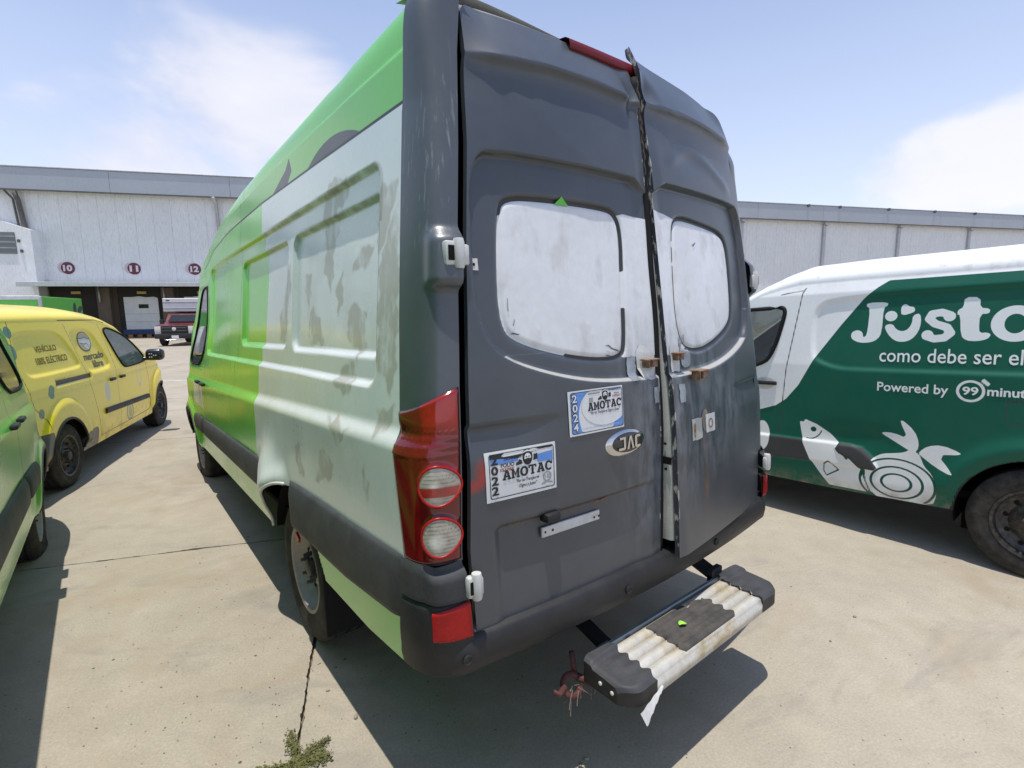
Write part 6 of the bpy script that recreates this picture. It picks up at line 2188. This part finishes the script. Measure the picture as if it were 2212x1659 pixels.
# parapet in folded lengths
mbp = MB()
mbp.prism([(-0.55, 10.65), (-0.55, 12.12), (-0.48, 12.15), (0.5, 12.15), (0.5, 10.65)], -0.0, 7.98, 'yz')
po = mbp.build('parapet_panel', M_parapet, wh)
po.location = (-30, 0, 0)
for i in range(1, 18):
    o = po.copy()
    COL.objects.link(o)
    o.location = (-30 + 8 * i, 0, 0)
mb = MB()
mb.box((41, -0.50, 12.19), (142, 0.20, 0.09), 0.02)
mb.build('parapet_cap', M_zinc, wh)
mb = MB()
mb.box((41, -0.54, 10.60), (142, 0.06, 0.10), 0.0)
mb.build('drip_edge', M_pipe, wh)
for s in (40, 44.5, 56, 60, 66.5, 73, 79, 87):
    mb = MB()
    mb.box((s, -0.66, 12.10), (0.22, 0.22, 0.26), 0.04)
    mb.build('parapet_bracket', M_pipe, wh)
for s in (58.7, 68.8, 79.2, 89.5, 48.5, 38.2):
    mb = MB()
    mb.box((s, -0.12, 5.2), (0.34, 0.22, 10.4), 0.03)
    mb.box((s - 0.05, -0.40, 10.42), (0.55, 0.22, 0.24), 0.05, Matrix.Rotation(0.5, 3, 'Y'))
    mb.build('downpipe', M_zinc, wh)
mb = MB()
mb.tube([(-11.95, -0.5, 10.5), (-11.85, -0.30, 9.9), (-11.7, -0.28, 8.2), (-11.55, -0.22, 6.0), (-11.4, -0.2, 4.6)], 0.16, 8)
mb.tube([(-12.5, -0.5, 10.55), (-12.15, -0.3, 10.0), (-12.05, -0.25, 8.1)], 0.07, 6)
mb.build('downpipe', M_pipe, wh, smooth=True)
MB().tube([(0.75, -0.6, 10.6), (0.85, -0.25, 10.2), (0.95, -0.15, 4.6)], 0.12, 8).build('downpipe', M_zinc, wh, smooth=True)
# canopy over the docks
mb = MB()
mb.box((1.5, -1.30, 4.02), (25.7, 2.5, 0.10), 0.0)
can = mb.build('canopy', M_zinc, wh)
mb = MB()
mb.box((1.5, -2.62, 3.92), (25.8, 0.10, 0.32), 0.02)
mb.build('canopy_fascia', pmat('canopy_white', (0.50, 0.52, 0.53), 0.4, var=0.1, grime=0.2), wh)
mb = MB()
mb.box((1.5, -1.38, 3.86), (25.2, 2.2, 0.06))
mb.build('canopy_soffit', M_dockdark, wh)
mb = MB()
mb.box((1.5, -0.10, 4.16), (25.7, 0.16, 0.14))
mb.build('canopy_shade_strip', M_pipe, wh)  # dark strip added as the line of shade where wall meets canopy
# docks: number roundel, opening with white sectional door, buffer stripes, columns
for i, (sc_, num) in enumerate(((-9.51, '10'), (-5.24, '11'), (-1.12, '12'), (3.3, ''), (7.5, ''))):
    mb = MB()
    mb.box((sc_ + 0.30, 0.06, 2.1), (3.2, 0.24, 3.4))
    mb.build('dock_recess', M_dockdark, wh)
    c = sc_ + 0.25
    if num != '10':
        mb = MB()
        mb.prism([(c - 1.15, 0.62), (c + 1.15, 0.62), (c + 1.15, 3.0), (c + 0.9, 3.10), (c + 0.35, 3.06), (c - 0.1, 3.14), (c - 0.6, 3.08), (c - 1.15, 3.08)], -0.12, -0.08, 'xz')
        dd = mb.build('dock_door', M_ddoor, wh)
        mb = MB()
        mb.box((c + 0.15, -0.135, 2.38), (0.66, 0.03, 0.30), 0.01)
        mb.build('door_window', M_darkglass, dd)
        for z in (1.2, 1.8):
            mb = MB()
            mb.box((c, -0.123, z), (2.26, 0.008, 0.03))
            mb.build('door_joint', M_zinc, dd)
    mb = MB()
    mb.box((c + 0.1, -0.16, 0.42), (2.9, 0.14, 0.38))
    mb.build('dock_leveller', M_dblue, wh)
    for q in range(4):
        mb = MB()
        mb.box((c - 0.9 + q * 0.62, -0.18, 0.11), (0.30, 0.12, 0.22))
        mb.build('dock_stripe', M_dyel, wh)
    mb = MB()
    mb.box((c + 0.1, -0.12, 3.42), (0.62, 0.08, 0.20), 0.02)
    mb.build('dock_sign_plate', pmat('dock_yellow_plate', (0.45, 0.36, 0.10), 0.6), wh)
    mb = MB()
    mb.box((sc_ + 2.15, -0.10, 1.9), (0.85, 0.5, 3.8), 0.02)
    mb.build('dock_column', M_concw, wh)
    MB().tube([(sc_ + 1.95, -0.45, 3.85), (sc_ + 1.97, -0.45, 2.7)], 0.06, 8).build('dock_pipe', M_zinc, wh, smooth=True)
    if num:
        sg = thing('dock_number_sign', {'10': 'maroon roundel with a peeling white 10 on the warehouse wall', '11': 'maroon roundel with white 11 above the dock door', '12': 'maroon roundel with white 12, partly behind the tall van'}[num],
                   'sign', (FO[0] + math.cos(FROT) * sc_, FO[1] + math.sin(FROT) * sc_, 5.22), (0, 0, FROT), 'dock number roundels')
        MB().prism(ell(-0.24, 0.03, 0.42, 0.42, 28), -0.020, -0.017, 'xz').build('faded_disc', M_ghost, sg)
        MB().prism(ell(0, 0, 0.44, 0.44, 32), -0.034, -0.022, 'xz').build('disc', M_maroon, sg)
        V, Fc = text2d(num, 0.045)
        xx, zz_ = fit(V, -0.30, 0.28, -0.23, 0.23)
        mobj('digits', np.stack([xx, np.full_like(xx, -0.037), zz_], 1), Fc, M_signw, sg, False)

# white block wing at the end of the warehouse
an = thing('block_building', 'white rendered block with a grey louvred window beside the warehouse', 'building', (FO[0] + math.cos(FROT) * -22 - math.sin(FROT) * -1.0, FO[1] + math.sin(FROT) * -22 + math.cos(FROT) * -1.0, 0), (0, 0, FROT))
M_render = pmat('white_render', (0.80, 0.81, 0.82), 0.75, var=0.08, vscale=0.8, fine=0.03, grime=0.35)
mb = MB()
mb.prism([(-12, 0), (11.0, 0), (11.0, 7.8), (9.3, 8.37), (-12, 9.9)], 0.0, 1.3, 'xz')
mb.build('wall', M_render, an)
mb = MB()
mb.box((9.1, -0.03, 6.85), (1.9, 0.08, 1.5), 0.02)
wn_ = mb.build('window', pmat('grey_louvre', (0.17, 0.185, 0.185), 0.5, var=0.1), an)
for z in (6.5, 6.9, 7.3):
    mb = MB()
    mb.box((9.1, -0.08, z), (1.9, 0.03, 0.05))
    mb.build('window_bar', M_zinc, wn_)
for (a, z) in ((10.25, 7.0), (10.35, 6.3)):
    mb = MB()
    mb.box((a, -0.06, z), (0.16, 0.12, 0.22), 0.03)
    mb.build('wall_light', M_pipe, an)

# ------------------------------------------------------------------ red pickup with a white box over the cab
M_pred = pmat('dark_red_paint', (0.15, 0.014, 0.018), 0.25, var=0.08, coat=0.6)
pk = thing('pickup_truck', 'red pickup with black grille and white box body parked nose out at the docks', 'pickup truck', (2.42, 31.9, 0), (0, 0, FROT))
mb = MB()
mb.prism([(0.0, 0.55), (0.0, 0.98), (0.10, 1.12), (1.25, 1.24), (1.42, 1.26), (1.95, 1.74), (3.4, 1.78), (3.5, 1.1), (3.5, 0.55)], -0.92, 0.92, 'yz')
mb.build('body', M_pred, pk)
for s in (-1, 1):
    mb = MB()
    mb.box((s * 0.93, 0.75, 0.86), (0.22, 1.2, 0.42), 0.08, None, 3)
    mb.build('fender', M_pred, pk, auto=0.6)
    mb = MB()
    mb.box((s * 0.80, -0.03, 0.86), (0.30, 0.10, 0.42), 0.03, None, 2)
    mb.build('headlight', pmat('headlamp_cluster', (0.55, 0.53, 0.50), 0.15, var=0.3, vscale=12, coat=0.5), pk, auto=0.6)
    mb = MB()
    mb.box((s * 1.12, 1.5, 1.30), (0.22, 0.10, 0.26), 0.04, None, 2)
    mb.build('wing_mirror', M_black, pk, auto=0.6)
    wheel(pk, s * 0.85, 0.85, 0.38, s, R=0.38, w=0.24, rim_r=0.22, n=28, nuts=5)
    wheel(pk, s * 0.85, 4.6, 0.38, s, R=0.38, w=0.24, rim_r=0.22, n=28, nuts=5)
mb = MB()
mb.box((0, -0.04, 0.90), (1.26, 0.10, 0.40), 0.03, None, 2)
gr = mb.build('grille', M_black, pk)
for z in (0.82, 0.98):
    mb = MB()
    mb.box((0, -0.10, z), (1.18, 0.03, 0.05), 0.01)
    mb.build('grille_bar', M_emb, gr)
MB().lathe([(0, 0.10), (0.01, 0.10), (0.02, 0.0)], (0, -0.12, 0.93), 'y', 20, -1).build('oval_emblem', M_chrome, gr)
mb = MB()
mb.box((0, -0.12, 0.54), (1.9, 0.16, 0.26), 0.05, None, 2)
fb = mb.build('front_bumper', M_black, pk, auto=0.6)
MB().tube([(-0.45, -0.24, 0.40), (-0.38, -0.26, 0.34), (0.38, -0.26, 0.34), (0.45, -0.24, 0.40)], 0.03, 8).build('chrome_bar', M_chrome, fb, smooth=True)
mb = MB()
mb.box((0.05, -0.21, 0.50), (0.34, 0.02, 0.15), 0.005)
mb.build('number_plate', M_paper, fb)
mb = MB()
mb.prism([(-0.78, 1.30), (0.78, 1.30), (0.70, 1.68), (-0.70, 1.68)], -0.01, 0.01, 'xz')
ws = mb.build('windscreen', M_darkglass, pk)
for v in ws.data.vertices:
    f_ = (v.co.z - 1.30) / 0.38
    v.co.y += 1.40 + 0.44 * f_ - 0.03
mb = MB()
mb.box((0, 4.4, 2.24), (2.3, 4.9, 0.75), 0.03)
bx = mb.build('box_body', pmat('white_box_panel', (0.58, 0.58, 0.60), 0.4, var=0.05), pk)
mb = MB()
mb.box((0, 4.9, 1.5), (2.2, 3.2, 0.9), 0.03)
mb.build('box_lower', M_wv, pk)
for z in (2.02, 2.36):
    mb = MB()
    mb.box((0, 1.94, z), (2.26, 0.02, 0.035))
    mb.build('box_strip', M_pipe, bx)
for s in (-0.88, 0.88):
    mb = MB()
    mb.box((s, 1.94, 2.50), (0.18, 0.03, 0.07), 0.01)
    mb.build('marker_lamp', M_emb, bx)

# ------------------------------------------------------------------ green box truck
def pix(u, v, d):
    q = CF + CR * (u - 1106) / 1104.9 - CU * (v - 829.5) / 1104.9
    return CAM_POS + q * d


c0 = pix(85, 640, 30.0)
gt = thing('box_truck', 'green box truck with silver edge rails backed up to the docks behind the yellow van', 'box truck', (c0[0], c0[1], 0), (0, 0, FROT + math.radians(4)))
H_ = float(c0[2])
M_gbox = pmat('green_box_panel', (0.13, 0.50, 0.085), 0.4, var=0.08)
mb = MB()
mb.box((-1.3, 2.6, 0.95 + (H_ - 0.95) / 2), (2.6, 5.2, H_ - 0.95), 0.02)
gb = mb.build('box_body', M_gbox, gt)
mb = MB()
mb.box((-1.3, -0.02, H_ - 0.08), (2.64, 0.12, 0.24), 0.03)
mb.build('edge_rail', M_chrome if False else pmat('silver_rail', (0.55, 0.56, 0.57), 0.35, 0.4), gb)
mb = MB()
mb.box((0.0, -0.02, 0.95 + (H_ - 0.95) / 2), (0.20, 0.10, H_ - 0.95), 0.03)
mb.build('edge_rail', pmat('silver_post', (0.45, 0.47, 0.46), 0.4, 0.3), gb)
print_poly('logo_mark', [smooth_poly([(3.95, H_ - 0.35), (4.25, H_ - 0.25), (4.35, H_ - 0.95), (4.0, H_ - 1.15), (3.85, H_ - 0.9)], 1)], lambda a, z: np.stack([np.full_like(a, 0.006), a, z], 1), M_emb, gb)
print_poly('logo_mark', [smooth_poly([(4.3, H_ - 1.25), (4.45, H_ - 0.75), (4.75, H_ - 0.50), (5.1, H_ - 0.50), (5.15, H_ - 0.75), (4.85, H_ - 0.85), (4.65, H_ - 1.3)], 1)], lambda a, z: np.stack([np.full_like(a, 0.006), a, z], 1), M_emb, gb)
mb = MB()
mb.prism([(-0.1, 0.5), (-0.1, 2.1), (-0.5, 2.15), (-1.35, 1.5), (-1.45, 1.3), (-1.5, 0.5)], -2.35, -0.25, 'yz')
mb.build('cab', pmat('cab_white', (0.55, 0.55, 0.55), 0.3, coat=0.4), gt)
for yy_ in (-0.85, 3.6):
    for xx in (-0.38, -2.22):
        wheel(gt, xx, yy_, 0.40, 1 if xx > -1 else -1, R=0.40, w=0.25, rim_r=0.22, n=24, nuts=5)
mb = MB()
mb.box((-1.3, 2.4, 0.75), (0.9, 5.4, 0.25))
mb.build('chassis_frame', M_dark, gt)

# ------------------------------------------------------------------ yard details
mb = MB()
q = []
c = E1 * 0 + E2 * 0
p0 = np.array([0.70, 14.2])
for a, w in ((-14, -0.055), (16, -0.055), (16, 0.055), (-14, 0.055)):
    p = p0 + E1 * a + E2 * w
    q.append(mb.bm.verts.new((p[0], p[1], 0.004)))
mb.bm.faces.new(q)
o = mb.build('painted_line', pmat('worn_white_line', (0.60, 0.59, 0.55), 0.8, var=0.3, vscale=6))
tag(o, 'thin white bay line painted across the yard', None, kind='structure')

# weed growing from the joint
M_leaf = pmat('weed_leaf', (0.105, 0.11, 0.030), 0.7, var=0.35, vscale=40, fine=0.1)
M_stem = pmat('weed_stem', (0.13, 0.10, 0.05), 0.8)


def weed(loc, spread, n, label):
    t_ = thing('weed', label, 'weed', (loc[0], loc[1], 0))
    st_, lf = MB(), MB()
    for (dx, dy, ln) in spread:
        k_ = max(5, int(ln / 0.012))
        px, py = 0.0, 0.0
        a = math.atan2(dy, dx)
        pts = []
        for i in range(k_):
            a += random.uniform(-0.14, 0.14)
            px += math.cos(a) * ln / k_
            py += math.sin(a) * ln / k_
            pts.append((px, py, 0.006 + 0.010 * math.sin(i / k_ * 3)))
        if len(pts) > 2:
            st_.tube([(0, 0, 0)] + pts, 0.0016, 4)
        for p in pts:
            for _ in range(n):
                lx, ly, lz = p[0] + random.gauss(0, 0.010), p[1] + random.gauss(0, 0.010), p[2] * 0.6 + random.uniform(-0.003, 0.008)
                s_ = random.uniform(0.0028, 0.0075)
                th_ = random.uniform(0, 6.28)
                tx, ty_ = math.cos(th_) * s_, math.sin(th_) * s_
                nz = random.uniform(-0.5, 0.5) * s_
                lf.bm.faces.new([lf.bm.verts.new(v) for v in ((lx - tx, ly - ty_, max(0.002, lz - nz)), (lx + ty_ * 0.6, ly - tx * 0.6, max(0.002, lz + nz * 0.4)), (lx + tx, ly + ty_, max(0.002, lz + nz)), (lx - ty_ * 0.6, ly + tx * 0.6, max(0.002, lz + 0.002)))])
    st_.build('stem', M_stem, t_, smooth=True)
    o_ = lf.build('leaves', M_leaf, t_)
    o_['kind'] = 'stuff'
    return t_


sp = [(0.13, 0.02, 0.13), (0.10, -0.03, 0.11), (0.02, 0.10, 0.11), (0.035, 0.09, 0.16), (-0.12, 0.03, 0.13), (-0.08, -0.06, 0.13), (0.03, -0.10, 0.10), (0.08, -0.08, 0.11), (-0.03, -0.09, 0.10), (0.06, 0.03, 0.08), (-0.05, 0.0, 0.09), (0.0, -0.05, 0.08), (0.12, -0.01, 0.09), (-0.10, -0.02, 0.16)]
weed((-0.235, 0.632), sp, 16, 'low olive-green weed sprawling from the concrete joint')

# pebbles and twigs
M_peb = pmat('pebble_stone', (0.30, 0.27, 0.22), 0.8, var=0.3, vscale=30)
def pebble(x, y, s, label):
    mb = MB()
    bmesh.ops.create_icosphere(mb.bm, subdivisions=2, radius=s)
    for v in mb.bm.verts:
        f_ = 1 + 0.25 * math.sin(v.co.x * 300 + x * 9) * math.sin(v.co.y * 260) + random.uniform(-0.05, 0.05)
        v.co = Vector((v.co.x * 1.2 * f_, v.co.y * 0.85 * f_, v.co.z * 0.7 * f_ + s * 0.55))
    o = mb.build('pebble', M_peb, None, smooth=True)
    o.location = (x, y, 0)
    o.rotation_euler = (0, 0, x * 40)
    return tag(o, label, 'pebble', 'loose pebbles on the concrete')


pebble(0.018, 0.708, 0.010, 'pale pebble at the shadow edge near the weed')
pebble(2.35, -0.32, 0.008, 'small pebble on sunlit concrete at the far side of the step')
pebble(-0.02, 0.93, 0.007, 'dark little pebble beside the joint under the rear wheel')
pebble(0.60, -0.02, 0.006, 'tiny pebble in the shade under the rear step')
pebble(-0.255, 0.70, 0.006, 'tiny pebble touching the weed')

# green leaf scrap lying on the step pad
pl = smooth_poly([(0, 0), (0.012, 0.012), (0.03, 0.010), (0.036, -0.004), (0.028, -0.016), (0.014, -0.014), (0.010, -0.006)], 1)
V, Fc = fill2d([pl])
def on_van(x, y, z):
    yy = y - YR
    return (x, YR + yy * math.cos(VP) + z * math.sin(VP), z * math.cos(VP) - yy * math.sin(VP))


lfp = on_van(0.955, -0.17, 0.411)
Vl = np.stack([V[:, 0], V[:, 1], 0.003 + 0.006 * np.sin(V[:, 0] * 90)], 1)
o = mobj('leaf', Vl, Fc, pmat('bright_green_scrap', (0.32, 0.66, 0.06), 0.5), None, False)
o.location = lfp
tag(o, 'bright green scrap lying on the ribbed pad of the rear step', 'leaf')

# loose grit over the slabs near the vans: too many and too small to count
gb_ = MB()
for _ in range(900):
    a = random.random()
    x, y = random.uniform(-1.6, 4.2), random.uniform(-1.0, 6.5)
    if random.random() < 0.5:
        x, y = random.gauss(-0.1, 0.5), random.gauss(1.2, 1.0)
    s_ = random.uniform(0.0012, 0.0042) * (1 if random.random() < 0.93 else 1.8)
    th_ = random.uniform(0, 6.28)
    q = []
    for k_ in range(5):
        t_ = th_ + k_ * 1.2566 + random.uniform(-0.3, 0.3)
        q.append(gb_.bm.verts.new((x + s_ * math.cos(t_) * random.uniform(0.7, 1.3), y + s_ * math.sin(t_) * random.uniform(0.7, 1.3), 0.0008)))
    top = gb_.bm.verts.new((x + random.uniform(-0.3, 0.3) * s_, y, 0.0008 + s_ * random.uniform(0.5, 0.9)))
    for k_ in range(5):
        gb_.bm.faces.new((q[k_], q[(k_ + 1) % 5], top))
go_ = gb_.build('grit', pmat('grit', (0.13, 0.115, 0.09), 0.9, var=0.4, vscale=2.0))
tag(go_, 'fine dark grit scattered over the concrete', 'grit', kind='stuff')
